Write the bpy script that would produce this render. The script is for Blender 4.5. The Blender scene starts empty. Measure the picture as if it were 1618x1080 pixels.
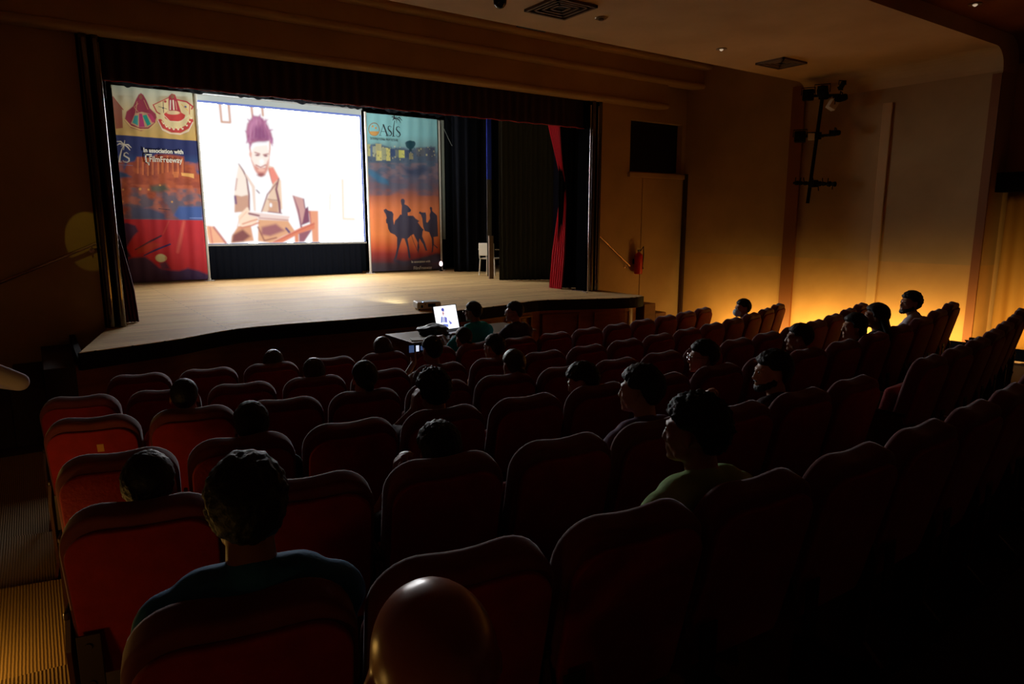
import bpy, bmesh, math, random
import numpy as np
from mathutils import Vector, Matrix
from mathutils import noise as mnoise
random.seed(7)
R = math.radians
scn = bpy.context.scene
C = scn.collection

def lin(r, g, b):
    return tuple(((c/255)/12.92 if c/255 <= .04045 else ((c/255+.055)/1.055)**2.4) for c in (r, g, b))

# ---------------------------------------------------------------- camera, world, lights
EYE = Vector((0, 0, 2.31))
cam_data = bpy.data.cameras.new('camera'); cam_data.lens = 24; cam_data.sensor_width = 36
cam_data.clip_start = .05; cam_data.clip_end = 100
cam = bpy.data.objects.new('camera', cam_data); C.objects.link(cam)
cam.location = EYE; PITCH = math.atan(190/(1618*24/36)); YAW = R(34.9)
cam.rotation_euler = (math.pi/2-PITCH, 0, -YAW)
scn.camera = cam
world = bpy.data.worlds.new('world'); scn.world = world; world.use_nodes = True
world.node_tree.nodes['Background'].inputs[0].default_value = (.5, .35, .25, 1)
world.node_tree.nodes['Background'].inputs[1].default_value = 0.0006
scn.view_settings.view_transform = 'Standard'; scn.view_settings.look = 'None'
scn.view_settings.exposure = 0; scn.view_settings.gamma = 1; scn.view_settings.use_curve_mapping = False
AMBER = (1.0, .64, .18)
def lamp(name, loc, power, color=AMBER, size=.12, kind='POINT', rot=None, sy=None):
    l = bpy.data.lights.new(name, kind); l.energy = power; l.color = color
    if kind == 'POINT': l.shadow_soft_size = size
    elif kind == 'AREA':
        l.shape = 'RECTANGLE'; l.size = size; l.size_y = sy or size
    elif kind == 'SPOT': l.shadow_soft_size = size; l.spot_size = R(150); l.spot_blend = 1
    o = bpy.data.objects.new(name, l); C.objects.link(o); o.location = loc
    if rot: o.rotation_euler = rot
    return o
# amber floor-level lamps along the right wall, standing in the aisle behind the seats
FLOOR_LAMPS = [(10.8, 3.75, .56, 30), (10.8, 5.15, .36, 38), (10.8, 6.7, .26, 38), (10.8, 8.2, .16, 22)]
for x, y, z, p in FLOOR_LAMPS: lamp('aisle_lamp_light', (x, y, z), p, AMBER, 1.1, 'AREA', (0, -math.pi/2+.38, 0), .09).data.size = .09
for o in list(C.objects):
    if o.name.startswith('aisle_lamp'): o.data.size_y = 1.1
lamp('stage_wall_fill', (10.8, 8.95, .14), 14, AMBER, .04)  # added point light, brightens the stage wall behind the strip lamps
# amber step light beside the left aisle
LEFT_LAMPS = [(-.62, 3.6, .6, 8.5), (-.85, 1.9, .85, 3.2), (-1.0, .15, 1.05, 2.5)]
for x, y, z, p in LEFT_LAMPS: lamp('step_lamp_light', (x, y, z), p, (1, .54, .12), .1)
SCREEN_L = 18

# ---------------------------------------------------------------- helpers
def ray(x, y):
    F = 1618*24/36
    fw = Vector((math.sin(YAW)*math.cos(PITCH), math.cos(YAW)*math.cos(PITCH), -math.sin(PITCH)))
    rt = Vector((math.cos(YAW), -math.sin(YAW), 0)); up = rt.cross(fw)
    return fw+rt*((x-809)/F)-up*((y-540)/F)
def onz(x, y, z): d = ray(x, y); return EYE+d*((z-EYE.z)/d.z)
def ony(x, y, Y): d = ray(x, y); return EYE+d*((Y-EYE.y)/d.y)
def onx(x, y, X): d = ray(x, y); return EYE+d*((X-EYE.x)/d.x)

MATS = {}
def mat(name, col, rough=.7, metal=0, noise=None, bump=None, emit=None, spec=None, coat=0, sheen=0):
    """noise=(scale, colour2, contrast[, stretch]); bump=(scale, strength)"""
    if name in MATS: return MATS[name]
    m = bpy.data.materials.new(name); m.use_nodes = True; nt = m.node_tree
    b = nt.nodes['Principled BSDF']; b.inputs['Base Color'].default_value = (*col, 1)
    b.inputs['Roughness'].default_value = rough; b.inputs['Metallic'].default_value = metal
    if spec is not None: b.inputs['Specular IOR Level'].default_value = spec
    if coat: b.inputs['Coat Weight'].default_value = coat
    if sheen: b.inputs['Sheen Weight'].default_value = sheen; b.inputs['Sheen Roughness'].default_value = .4
    tc = nt.nodes.new('ShaderNodeTexCoord')
    if noise:
        mp = nt.nodes.new('ShaderNodeMapping'); nt.links.new(tc.outputs['Object'], mp.inputs[0])
        if len(noise) > 3: mp.inputs['Scale'].default_value = noise[3]
        n = nt.nodes.new('ShaderNodeTexNoise'); n.inputs['Scale'].default_value = noise[0]; n.inputs['Detail'].default_value = 6
        nt.links.new(mp.outputs[0], n.inputs['Vector'])
        cr = nt.nodes.new('ShaderNodeValToRGB'); w = noise[2]
        cr.color_ramp.elements[0].position = .5-w; cr.color_ramp.elements[1].position = .5+w
        cr.color_ramp.elements[0].color = (*col, 1); cr.color_ramp.elements[1].color = (*noise[1], 1)
        nt.links.new(n.outputs[0], cr.inputs[0]); nt.links.new(cr.outputs[0], b.inputs['Base Color'])
    if bump:
        n2 = nt.nodes.new('ShaderNodeTexNoise'); n2.inputs['Scale'].default_value = bump[0]; n2.inputs['Detail'].default_value = 4
        nt.links.new(tc.outputs['Object'], n2.inputs['Vector'])
        bp = nt.nodes.new('ShaderNodeBump'); bp.inputs['Strength'].default_value = bump[1]; bp.inputs['Distance'].default_value = .02
        nt.links.new(n2.outputs[0], bp.inputs['Height']); nt.links.new(bp.outputs[0], b.inputs['Normal'])
    if emit:
        b.inputs['Emission Color'].default_value = (*emit[:3], 1); b.inputs['Emission Strength'].default_value = emit[3]
    MATS[name] = m
    return m

def obj(name, me, m=None, parent=None, smooth=False, loc=None):
    if isinstance(me, bmesh.types.BMesh):
        bm = me; me = bpy.data.meshes.new(name); bmesh.ops.recalc_face_normals(bm, faces=bm.faces); bm.to_mesh(me); bm.free()
    if m is not None:
        for k in (m if isinstance(m, (list, tuple)) else [m]): me.materials.append(k)
    if smooth: me.shade_smooth()
    o = bpy.data.objects.new(name, me); C.objects.link(o)
    if parent is not None: o.parent = parent
    if loc is not None: o.location = loc
    return o
def tag(o, label, cat, group=None):
    o['label'] = label; o['category'] = cat
    if group: o['group'] = group
    return o
def thing(name, label, cat, loc=(0, 0, 0), rz=0, group=None):
    o = bpy.data.objects.new(name, None); C.objects.link(o); o.empty_display_size = .1
    o.location = loc; o.rotation_euler = (0, 0, rz); return tag(o, label, cat, group)
def struct(name, bm, m, parent=None, smooth=False):
    o = obj(name, bm, m, parent, smooth); o['kind'] = 'structure'; return o
def B(): return bmesh.new()
def box(bm, x0, x1, y0, y1, z0, z1, mi=0, M=None, bevel=0):
    vs = [bm.verts.new((x, y, z)) for x in (x0, x1) for y in (y0, y1) for z in (z0, z1)]
    fs = [bm.faces.new([vs[i] for i in f]) for f in ((0, 1, 3, 2), (4, 6, 7, 5), (0, 4, 5, 1), (2, 3, 7, 6), (0, 2, 6, 4), (1, 5, 7, 3))]
    for f in fs: f.material_index = mi
    if bevel:
        es = list({e for f in fs for e in f.edges})
        r = bmesh.ops.bevel(bm, geom=es, offset=bevel, segments=2, affect='EDGES', profile=.5)
        vs = list({v for v in vs if v.is_valid} | set(r['verts']))
    if M is not None: bmesh.ops.transform(bm, matrix=M, verts=vs)
    return vs
def tube(bm, pts, rad, n=10, mi=0, cap=True, flat=None):
    """tube along points, rad a number or list; flat=(axis scale) squash"""
    pts = [Vector(p) for p in pts]; N = len(pts)
    rads = rad if isinstance(rad, (list, tuple)) else [rad]*N
    rings = []; prev = None
    for i, p in enumerate(pts):
        t = (pts[min(i+1, N-1)]-pts[max(i-1, 0)]).normalized()
        if prev is None:
            a = Vector((0, 0, 1)) if abs(t.z) < .9 else Vector((1, 0, 0)); u = t.cross(a).normalized()
        else: u = (prev-t*prev.dot(t)).normalized()
        prev = u; v = t.cross(u)
        rings.append([bm.verts.new(p+(u*math.cos(2*math.pi*k/n)+v*math.sin(2*math.pi*k/n))*rads[i]) for k in range(n)])
    for a, b in zip(rings, rings[1:]):
        for k in range(n):
            f = bm.faces.new((a[k], a[(k+1) % n], b[(k+1) % n], b[k])); f.material_index = mi
    if cap:
        bm.faces.new(rings[0][::-1]).material_index = mi; bm.faces.new(rings[-1]).material_index = mi
def lathe(bm, prof, n=16, M=None, mi=0):
    rings = [[bm.verts.new((r*math.cos(2*math.pi*k/n), r*math.sin(2*math.pi*k/n), z)) for k in range(n)] for r, z in prof]
    for a, b in zip(rings, rings[1:]):
        for k in range(n): bm.faces.new((a[k], a[(k+1) % n], b[(k+1) % n], b[k])).material_index = mi
    bm.faces.new(rings[0][::-1]).material_index = mi; bm.faces.new(rings[-1]).material_index = mi
    vs = [v for r in rings for v in r]
    if M is not None: bmesh.ops.transform(bm, matrix=M, verts=vs)
def ell(bm, c, r, rot=None, sub=2):
    M = Matrix.Translation(c) @ (rot.to_4x4() if rot is not None else Matrix()) @ Matrix.Diagonal((*r, 1))
    bmesh.ops.create_icosphere(bm, subdivisions=sub, radius=1, matrix=M)
def caps(bm, a, b, ra, rb, n=12, sub=2):
    """tapered capsule, closed, for voxel union"""
    a = Vector(a); b = Vector(b); d = b-a; L = d.length or 1e-4
    q = d.to_track_quat('Z', 'Y').to_matrix().to_4x4()
    prof = []
    for i in range(6):
        t = -math.pi/2+(i+.02)*math.pi/2/5.02; prof.append((ra*math.cos(t), ra*math.sin(t)))
    for i in range(6):
        t = i*math.pi/2/5.1; prof.append((rb*math.cos(t), L+rb*math.sin(t)))
    lathe(bm, prof, n, Matrix.Translation(a) @ q)
def prism(bm, poly, z0, z1, mi=0, M=None):
    lo = [bm.verts.new((x, y, z0)) for x, y in poly]; hi = [bm.verts.new((x, y, z1)) for x, y in poly]; n = len(poly)
    fs = [bm.faces.new(lo[::-1]), bm.faces.new(hi)]+[bm.faces.new((lo[i], lo[(i+1) % n], hi[(i+1) % n], hi[i])) for i in range(n)]
    for f in fs: f.material_index = mi
    if M is not None: bmesh.ops.transform(bm, matrix=M, verts=lo+hi)
def remesh(bm, voxel, smooth=4, name='tmp'):
    me = bpy.data.meshes.new(name); bm.to_mesh(me); bm.free()
    o = bpy.data.objects.new(name, me); C.objects.link(o)
    md = o.modifiers.new('r', 'REMESH'); md.mode = 'VOXEL'; md.voxel_size = voxel
    if smooth: s = o.modifiers.new('s', 'SMOOTH'); s.factor = .5; s.iterations = smooth
    dg = bpy.context.evaluated_depsgraph_get()
    out = bpy.data.meshes.new_from_object(o.evaluated_get(dg)); out.name = name
    bpy.data.objects.remove(o); bpy.data.meshes.remove(me)
    out.shade_smooth(); out.materials.clear()
    return out

# ---------------------------------------------------------------- printed pictures as vertex colours
def homography(src, dst):
    A = []; b = []
    for (x, y), (u, v) in zip(src, dst):
        A += [[x, y, 1, 0, 0, 0, -u*x, -u*y], [0, 0, 0, x, y, 1, -v*x, -v*y]]; b += [u, v]
    return np.append(np.linalg.solve(np.array(A, float), np.array(b, float)), 1).reshape(3, 3)
class Art:
    """colour field over a W x H grid of a flat print; shapes are given in the coordinates of its corner list (TL, TR, BR, BL)"""
    def __init__(s, W, H, corners, bg):
        u, v = np.meshgrid(np.linspace(0, 1, W), np.linspace(0, 1, H))   # v 0 = top
        h = homography([(0, 0), (1, 0), (1, 1), (0, 1)], corners)
        w = h[2, 0]*u+h[2, 1]*v+h[2, 2]
        s.x = (h[0, 0]*u+h[0, 1]*v+h[0, 2])/w; s.y = (h[1, 0]*u+h[1, 1]*v+h[1, 2])/w
        s.u, s.v = u, v; s.c = np.ones((H, W, 3))*np.array(lin(*bg)); s.W, s.H = W, H
        s.o = (0, 0, 1)
    def origin(s, ox, oy, k): s.o = (ox, oy, k)
    def _p(s, pts): ox, oy, k = s.o; return [(ox+x/k, oy+y/k) for x, y in pts]
    def put(s, mask, col, a=1): 
        mask = (mask*a)[..., None]; s.c = s.c*(1-mask)+np.array(lin(*col))*mask
    def seg(s, a, b):
        ax, ay = a; bx, by = b; dx, dy = bx-ax, by-ay; L = dx*dx+dy*dy+1e-9
        t = np.clip(((s.x-ax)*dx+(s.y-ay)*dy)/L, 0, 1)
        return np.hypot(s.x-ax-t*dx, s.y-ay-t*dy), t
    def poly(s, pts, col, soft=.5, a=1):
        P = s._p(pts); ins = np.zeros(s.x.shape, bool); d = np.full(s.x.shape, 1e9)
        for i in range(len(P)):
            (x1, y1), (x2, y2) = P[i], P[(i+1) % len(P)]
            if y1 != y2:
                c = ((y1 > s.y) != (y2 > s.y)) & (s.x < (x2-x1)*(s.y-y1)/(y2-y1)+x1); ins ^= c
            d = np.minimum(d, s.seg(P[i], P[(i+1) % len(P)])[0])
        sd = np.where(ins, d, -d); s.put(np.clip(.5+sd/(2*soft), 0, 1), col, a)
    def line(s, pts, w, col, soft=.4, a=1):
        P = s._p(pts); k = s.o[2]; ws = (w if isinstance(w, (list, tuple)) else [w]*len(P))
        m = np.zeros(s.x.shape)
        for i in range(len(P)-1):
            d, t = s.seg(P[i], P[i+1]); ww = (ws[i]*(1-t)+ws[i+1]*t)/2/k
            m = np.maximum(m, np.clip(.5+(ww-d)/(2*soft), 0, 1))
        s.put(m, col, a)
    def ell(s, cx, cy, rx, ry, col, soft=.5, a=1, ring=None):
        (cx, cy), = s._p([(cx, cy)]); rx /= s.o[2]; ry /= s.o[2]
        d = (1-np.hypot((s.x-cx)/rx, (s.y-cy)/ry))*min(rx, ry)
        m = np.clip(.5+d/(2*soft), 0, 1)
        if ring: m = m*np.clip(.5+(ring/s.o[2]-d)/(2*soft), 0, 1)
        s.put(m, col, a)
    def noise(s, fx, fy, seed, thr=.5, soft=.1, region=None, col=(0, 0, 0), a=1):
        rs = np.random.RandomState(seed); g = np.zeros(s.x.shape)
        for o in range(3):
            nx, ny = int(fx*2**o)+2, int(fy*2**o)+2; t = rs.rand(ny, nx)
            X = s.u*(nx-1.001); Y = s.v*(ny-1.001); i = X.astype(int); j = Y.astype(int); fx_ = X-i; fy_ = Y-j
            fx_ = fx_*fx_*(3-2*fx_); fy_ = fy_*fy_*(3-2*fy_)
            g += (t[j, i]*(1-fx_)*(1-fy_)+t[j, i+1]*fx_*(1-fy_)+t[j+1, i]*(1-fx_)*fy_+t[j+1, i+1]*fx_*fy_)/2**o
        g /= 1.75; m = np.clip((g-thr)/soft+.5, 0, 1)
        if region is not None:
            x0, x1, y0, y1 = region; m = m*(s.x > x0)*(s.x < x1)*np.clip((s.y-y0)/3, 0, 1)*np.clip((y1-s.y)/3, 0, 1)
        s.put(m, col, a)
    def ygrad(s, stops):
        ys = [p[0] for p in stops]; cs = np.array([lin(*p[1]) for p in stops])
        s.c = np.stack([np.interp(s.y, ys, cs[:, k]) for k in range(3)], -1)
    def mesh(s, name, width, height, m, parent, ripple=None, loc=None):
        """grid in local XZ (x right, z down from 0), facing -Y"""
        co = np.zeros((s.H, s.W, 3)); co[..., 0] = s.u*width; co[..., 2] = -s.v*height
        if ripple is not None: co[..., 1] = ripple(s.u, s.v)
        me = bpy.data.meshes.new(name); idx = np.arange(s.W*s.H).reshape(s.H, s.W)
        f = np.stack([idx[:-1, :-1], idx[1:, :-1], idx[1:, 1:], idx[:-1, 1:]], -1).reshape(-1, 4)
        me.from_pydata(co.reshape(-1, 3).tolist(), [], f.tolist())
        at = me.color_attributes.new('print', 'FLOAT_COLOR', 'POINT')
        at.data.foreach_set('color', np.concatenate([s.c.reshape(-1, 3), np.ones((s.W*s.H, 1))], 1).astype(np.float32).ravel())
        return obj(name, me, m, parent, smooth=True, loc=loc)
def print_mat(name, emit=0, rough=.75):
    m = bpy.data.materials.new(name); m.use_nodes = True; nt = m.node_tree; b = nt.nodes['Principled BSDF']
    a = nt.nodes.new('ShaderNodeAttribute'); a.attribute_name = 'print'
    if emit:
        b.inputs['Base Color'].default_value = (.02, .02, .02, 1); b.inputs['Roughness'].default_value = .8
        nt.links.new(a.outputs['Color'], b.inputs['Emission Color']); b.inputs['Emission Strength'].default_value = emit
    else:
        nt.links.new(a.outputs['Color'], b.inputs['Base Color']); b.inputs['Roughness'].default_value = rough
    return m
def text(name, body, size, m, parent, loc, rot=(math.pi/2, 0, 0), extrude=.002, offset=.0, sx=1):
    cu = bpy.data.curves.new(name, 'FONT'); cu.body = body; cu.size = size; cu.extrude = extrude; cu.offset = offset
    cu.align_x = 'CENTER'; cu.align_y = 'CENTER'
    o = bpy.data.objects.new(name, cu); C.objects.link(o); bpy.context.view_layer.update()
    me = bpy.data.meshes.new_from_object(o.evaluated_get(bpy.context.evaluated_depsgraph_get())); bpy.data.objects.remove(o)
    me.materials.clear()
    o = obj(name, me, m, parent); o.location = loc; o.rotation_euler = rot; o.scale = (sx, 1, 1); return o
# ---------------------------------------------------------------- seat row data: top edge of each backrest (x, y, heading in degrees)
ROWS = [
    [(0.64, 6.52, -11.6), (1.18, 6.42, -9.6), (1.72, 6.34, -7.7), (2.27, 6.28, -5.8), (2.81, 6.23, -3.9), (3.36, 6.20, -2.1), (3.90, 6.19, -0.3), (4.45, 6.19, 1.5), (5.00, 6.22, 3.2), (5.55, 6.26, 5.0), (6.10, 6.31, 6.9), (6.64, 6.39, 8.8), (7.19, 6.48, 10.7), (7.73, 6.59, 12.7), (8.26, 6.72, 14.9)],
    [(0.16, 5.58, -15.3), (0.68, 5.45, -13.4), (1.21, 5.33, -11.4), (1.75, 5.23, -9.3), (2.29, 5.16, -7.2), (2.83, 5.10, -5.1), (3.38, 5.06, -2.9), (3.93, 5.04, -0.7), (4.48, 5.04, 1.6), (5.04, 5.07, 3.8), (5.59, 5.12, 6.0), (6.14, 5.19, 8.2), (6.69, 5.28, 10.3), (7.23, 5.39, 12.5), (7.77, 5.51, 14.6), (8.30, 5.66, 16.7), (8.82, 5.83, 18.7)],
    [(0.18, 4.57, -14.2), (0.71, 4.45, -12.4), (1.24, 4.34, -10.5), (1.77, 4.25, -8.7), (2.31, 4.18, -6.8), (2.85, 4.12, -5.0), (3.40, 4.08, -3.1), (3.95, 4.06, -1.3), (4.50, 4.06, 0.5), (5.06, 4.07, 2.3), (5.61, 4.11, 4.1), (6.17, 4.16, 5.9), (6.73, 4.22, 7.8), (7.28, 4.30, 9.6), (7.83, 4.41, 11.4), (8.37, 4.53, 13.3), (8.90, 4.66, 15.2)],
    [(0.22, 3.45, -9.1), (0.75, 3.37, -7.7), (1.29, 3.30, -6.5), (1.83, 3.25, -5.3), (2.38, 3.20, -4.2), (2.94, 3.17, -3.1), (3.50, 3.14, -2.0), (4.08, 3.13, -0.9), (4.65, 3.12, 0.2), (5.23, 3.13, 1.4), (5.82, 3.15, 2.6), (6.40, 3.18, 4.0), (6.97, 3.23, 5.5), (7.54, 3.29, 7.3), (8.10, 3.38, 9.4), (8.65, 3.48, 11.8)],
    [(0.21, 2.48, -13.0), (0.74, 2.37, -11.0), (1.28, 2.27, -8.9), (1.83, 2.19, -6.9), (2.38, 2.14, -4.9), (2.93, 2.10, -2.9), (3.48, 2.08, -1.0), (4.03, 2.08, 1.0), (4.58, 2.10, 2.9), (5.13, 2.14, 4.8), (5.68, 2.19, 6.6), (6.22, 2.26, 8.4), (6.76, 2.35, 10.1), (7.30, 2.46, 11.7), (7.83, 2.57, 13.1), (8.37, 2.70, 14.5)],
    [(0.30, 1.45, -11.4), (0.82, 1.35, -9.1), (1.35, 1.28, -6.6), (1.87, 1.23, -4.1), (2.40, 1.20, -1.6), (2.94, 1.20, 0.9), (3.47, 1.22, 3.3), (4.00, 1.26, 5.6), (4.54, 1.33, 7.7), (5.08, 1.41, 9.5), (5.62, 1.51, 11.0), (6.16, 1.62, 12.3)],
]

ROWS.append([(x, y-1.02, h) for x, y, h in ROWS[5][:2]])
ZF = [0, .075, .16, .254, .36, .473, .597]
LIFT = [.02, .05, .08, .15, .06, 0, 0]
def lift(k, x): return LIFT[k]*min(1, max(0, (x-5)/4))**2
def rowy(k, x):
    P = ROWS[k] if k < 6 else [(a, b-1.02*(k-5), h) for a, b, h in ROWS[5]]
    if x <= P[0][0]: (x0, y0, _), (x1, y1, _) = P[0], P[1]; s = (y1-y0)/(x1-x0); return y0+max(-.6, x-P[0][0])*s
    if x >= P[-1][0]: (x0, y0, _), (x1, y1, _) = P[-2], P[-1]; s = (y1-y0)/(x1-x0); return y1+min(.6, x-P[-1][0])*s
    for a, b in zip(P, P[1:]):
        if a[0] <= x <= b[0]: t = (x-a[0])/(b[0]-a[0]); return a[1]+(b[1]-a[1])*t
def floor_surface(xa, xb, dz, nose=True, kmin=0, kmax=6, yfront=10.2, yback=-4.2):
    """stepped floor following the seat rows between xa(k) and xb(k)"""
    bm = B(); N = 40
    for k in range(kmin, kmax+1):
        a, b = xa(k), xb(k); fr = []; bk = []; rs = []
        for i in range(N+1):
            x = a+(b-a)*i/N; z = ZF[k]+lift(k, x)+dz
            yf = yfront if k == 0 else rowy(k-1, x)-.10
            yb = yback if k == 6 else rowy(k, x)-.10
            fr.append(bm.verts.new((x, yf, z))); bk.append(bm.verts.new((x, yb, z)))
            zl = (ZF[k-1]+lift(k-1, x)+dz) if k else z-.3
            rs.append(bm.verts.new((x, yf, zl)))
        for i in range(N):
            bm.faces.new((fr[i], bk[i], bk[i+1], fr[i+1]))
            if k: bm.faces.new((rs[i], fr[i], fr[i+1], rs[i+1]))
    return bm

# ---------------------------------------------------------------- materials of the room
plaster = mat('plaster', lin(194, 156, 104), .8, noise=(1.3, lin(172, 136, 88), .25), bump=(9, .25))
plaster_low = mat('plaster_lamplit', lin(208, 160, 96), .7, noise=(1.6, lin(188, 140, 80), .25), bump=(9, .2))  # lighter tone paints the floor lamps' glow onto the lower right wall
plaster_ceiling = mat('plaster_ceiling', lin(216, 180, 128), .85, noise=(1.1, lin(198, 160, 110), .2), bump=(7, .15))
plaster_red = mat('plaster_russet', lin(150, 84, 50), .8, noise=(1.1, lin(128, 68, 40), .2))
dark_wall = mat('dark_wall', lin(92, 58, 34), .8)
black_cloth = mat('black_cloth', lin(16, 18, 21), .95, spec=.1)
black_paint = mat('black_paint', lin(13, 13, 14), .8, spec=.25)
olive_cloth = mat('olive_black_cloth', lin(44, 46, 38), .9, spec=.2)
carpet = mat('floor_covering', lin(62, 40, 30), .95, noise=(30, lin(48, 30, 22), .2))
gloss_wood = mat('dark_gloss_wood', lin(58, 34, 24), .16, noise=(3, lin(40, 22, 14), .3, (8, 8, .5)), coat=1, spec=.8)
stage_panel = mat('stage_panel_wood', lin(150, 84, 40), .45, noise=(2.5, lin(116, 60, 28), .3, (1, 1, 6)))
brown_strip = mat('brown_strip', lin(140, 82, 34), .6)

# floor
struct('floor', floor_surface(lambda k: -2.2, lambda k: 12.3, 0), carpet)
# ribbed coir runner in the left aisle
def ribbed():
    m = mat('ribbed_runner', lin(150, 118, 62), .85); nt = m.node_tree; b = nt.nodes['Principled BSDF']
    tc = nt.nodes.new('ShaderNodeTexCoord'); w = nt.nodes.new('ShaderNodeTexWave'); w.bands_direction = 'X'
    w.inputs['Scale'].default_value = 22; w.inputs['Distortion'].default_value = .5; w.inputs['Detail'].default_value = 1
    nt.links.new(tc.outputs['Object'], w.inputs['Vector'])
    w2 = nt.nodes.new('ShaderNodeTexWave'); w2.bands_direction = 'Y'; w2.inputs['Scale'].default_value = 34; w2.inputs['Distortion'].default_value = 1
    nt.links.new(tc.outputs['Object'], w2.inputs['Vector'])
    mx = nt.nodes.new('ShaderNodeMath'); mx.operation = 'MULTIPLY_ADD'; mx.inputs[1].default_value = .35
    nt.links.new(w2.outputs['Fac'], mx.inputs[0]); nt.links.new(w.outputs['Fac'], mx.inputs[2])
    cr = nt.nodes.new('ShaderNodeValToRGB'); cr.color_ramp.elements[0].color = (*lin(116, 88, 40), 1); cr.color_ramp.elements[1].color = (*lin(176, 142, 80), 1)
    nt.links.new(mx.outputs[0], cr.inputs[0]); nt.links.new(cr.outputs[0], b.inputs['Base Color'])
    bp = nt.nodes.new('ShaderNodeBump'); bp.inputs['Strength'].default_value = .6; bp.inputs['Distance'].default_value = .006
    nt.links.new(mx.outputs[0], bp.inputs['Height']); nt.links.new(bp.outputs[0], b.inputs['Normal'])
    return m
ribm = ribbed()
rowstart = lambda k: ROWS[min(k, 5)][0][0]-.2
tag(obj('aisle_runner', floor_surface(lambda k: -1.5, lambda k: rowstart(k), .006, yfront=8.2, yback=-4.15), ribm),
    'beige ribbed runner carpet on the left aisle steps beside the seats', 'carpet')
tag(obj('aisle_runner', floor_surface(lambda k: 9.35, lambda k: 10.6, .006, kmin=0, kmax=5, yfront=8.8), ribm),
    'beige ribbed runner carpet on the right aisle along the yellow wall', 'carpet')

# side walls
bm = B()
box(bm, 11.6, 12.1, 4.4, 10.2, 1.66, 4.43, 0); box(bm, 11.6, 12.1, 7.45, 10.2, 4.43, 6.4, 0)
box(bm, 12.1, 12.4, -4.2, 4.4, -.05, 4.6, 0)
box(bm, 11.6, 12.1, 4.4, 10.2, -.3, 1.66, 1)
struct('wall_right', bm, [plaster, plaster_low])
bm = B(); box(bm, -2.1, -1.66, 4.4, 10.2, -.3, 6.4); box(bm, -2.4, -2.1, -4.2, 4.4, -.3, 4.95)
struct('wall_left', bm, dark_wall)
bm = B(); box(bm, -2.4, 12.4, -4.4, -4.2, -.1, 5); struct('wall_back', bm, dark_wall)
# proscenium wall with opening and the dark square window
bm = B(); Y0, Y1 = 10.2, 10.45
box(bm, -2.1, .72, Y0, Y1, -.2, 6.4); box(bm, .72, 9.14, Y0, Y1, 4.62, 6.4)
box(bm, 9.14, 9.99, Y0, Y1, -.2, 6.4); box(bm, 11.5, 12.1, Y0, Y1, -.2, 6.4)
box(bm, 9.99, 11.5, Y0, Y1, 4.31, 6.4); box(bm, 9.99, 11.5, Y0, Y1, -.2, 3.31)
box(bm, 10.36, 11.6, Y0-.015, Y0, -.2, 3.18)
struct('wall_front', bm, plaster)
w = struct('window_1', (lambda b: (box(b, 9.95, 11.54, 10.34, 10.4, 3.27, 4.35), b)[1])(B()), mat('dark_glass', lin(10, 11, 14), .35))
w['label'] = 'square black opening high in the wall beside the stage'
bm = B(); box(bm, 9.93, 11.56, 10.12, 10.2, 3.19, 3.29, bevel=.01)
obj('window_sill', bm, plaster, w)
# stepped mouldings above the opening
def lip(name, X0, X1, Y, zb, zt):
    bm = B(); n = 8
    prof = [(Y+.3, zb+.02), (Y+.06, zb)]+[(Y-.05*math.sin(i*math.pi/n)+.0, zb+.05-.05*math.cos(i*math.pi/n)) for i in range(n+1)]+[(Y, zb+.14), (Y, zt), (Y+.3, zt)]
    a = [bm.verts.new((X0, y, z)) for y, z in prof]; b = [bm.verts.new((X1, y, z)) for y, z in prof]
    for i in range(len(prof)): j = (i+1) % len(prof); bm.faces.new((a[i], a[j], b[j], b[i]))
    bm.faces.new(a); bm.faces.new(b[::-1]); struct(name, bm, plaster)
lip('trim_1', -1.2, 10.72, 9.93, 4.53, 5.05); lip('trim_2', -1.66, 11.6, 9.78, 4.98, 5.5); lip('trim_3', -1.66, 11.6, 9.6, 5.33, 6.4)
# ceilings
bm = B(); n = 8
def arch(bm, xl, xr, zt, rad, y0, y1, zo, mi=0):
    P = [(xr, zt-rad)]+[(xr-rad+rad*math.cos(t), zt-rad+rad*math.sin(t)) for t in [i*math.pi/2/n for i in range(1, n+1)]]
    P += [(xl+rad-rad*math.sin(t), zt-rad+rad*math.cos(t)) for t in [i*math.pi/2/n for i in range(n+1)]]
    P += [(xl-.5, zt-rad), (xl-.5, zo), (xr+.5, zo), (xr+.5, zt-rad)]
    a = [bm.verts.new((x, y0, z)) for x, z in P]; b = [bm.verts.new((x, y1, z)) for x, z in P]
    fs = [bm.faces.new(a), bm.faces.new(b[::-1])]+[bm.faces.new((a[i], b[i], b[(i+1) % len(P)], a[(i+1) % len(P)])) for i in range(len(P))]
    for f in fs: f.material_index = mi
arch(bm, -1.66, 11.6, 4.73, .3, 4.4, 7.45, 6.4, 0)
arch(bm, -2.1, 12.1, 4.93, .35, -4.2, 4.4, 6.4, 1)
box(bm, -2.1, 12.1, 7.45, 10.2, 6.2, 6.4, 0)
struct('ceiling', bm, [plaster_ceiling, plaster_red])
bm = B(); box(bm, 11.55, 11.6, 7.45, 7.7, -.1, 4.7); struct('trim_4', bm, brown_strip)
bm = B(); box(bm, 11.57, 11.6, 5.9, 6.06, -.1, 4.2, bevel=.012); struct('trim_5', bm, mat('trim_cream', lin(206, 162, 102), .6))
bm = B(); box(bm, 11.54, 11.6, 10.08, 10.15, -.1, 3.3); struct('trim_6', bm, mat('trim_dark', lin(54, 26, 12), .7))
bm = B(); box(bm, 11.58, 11.61, 4.4, 4.52, .3, 4.4); struct('trim_7', bm, brown_strip)
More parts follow.
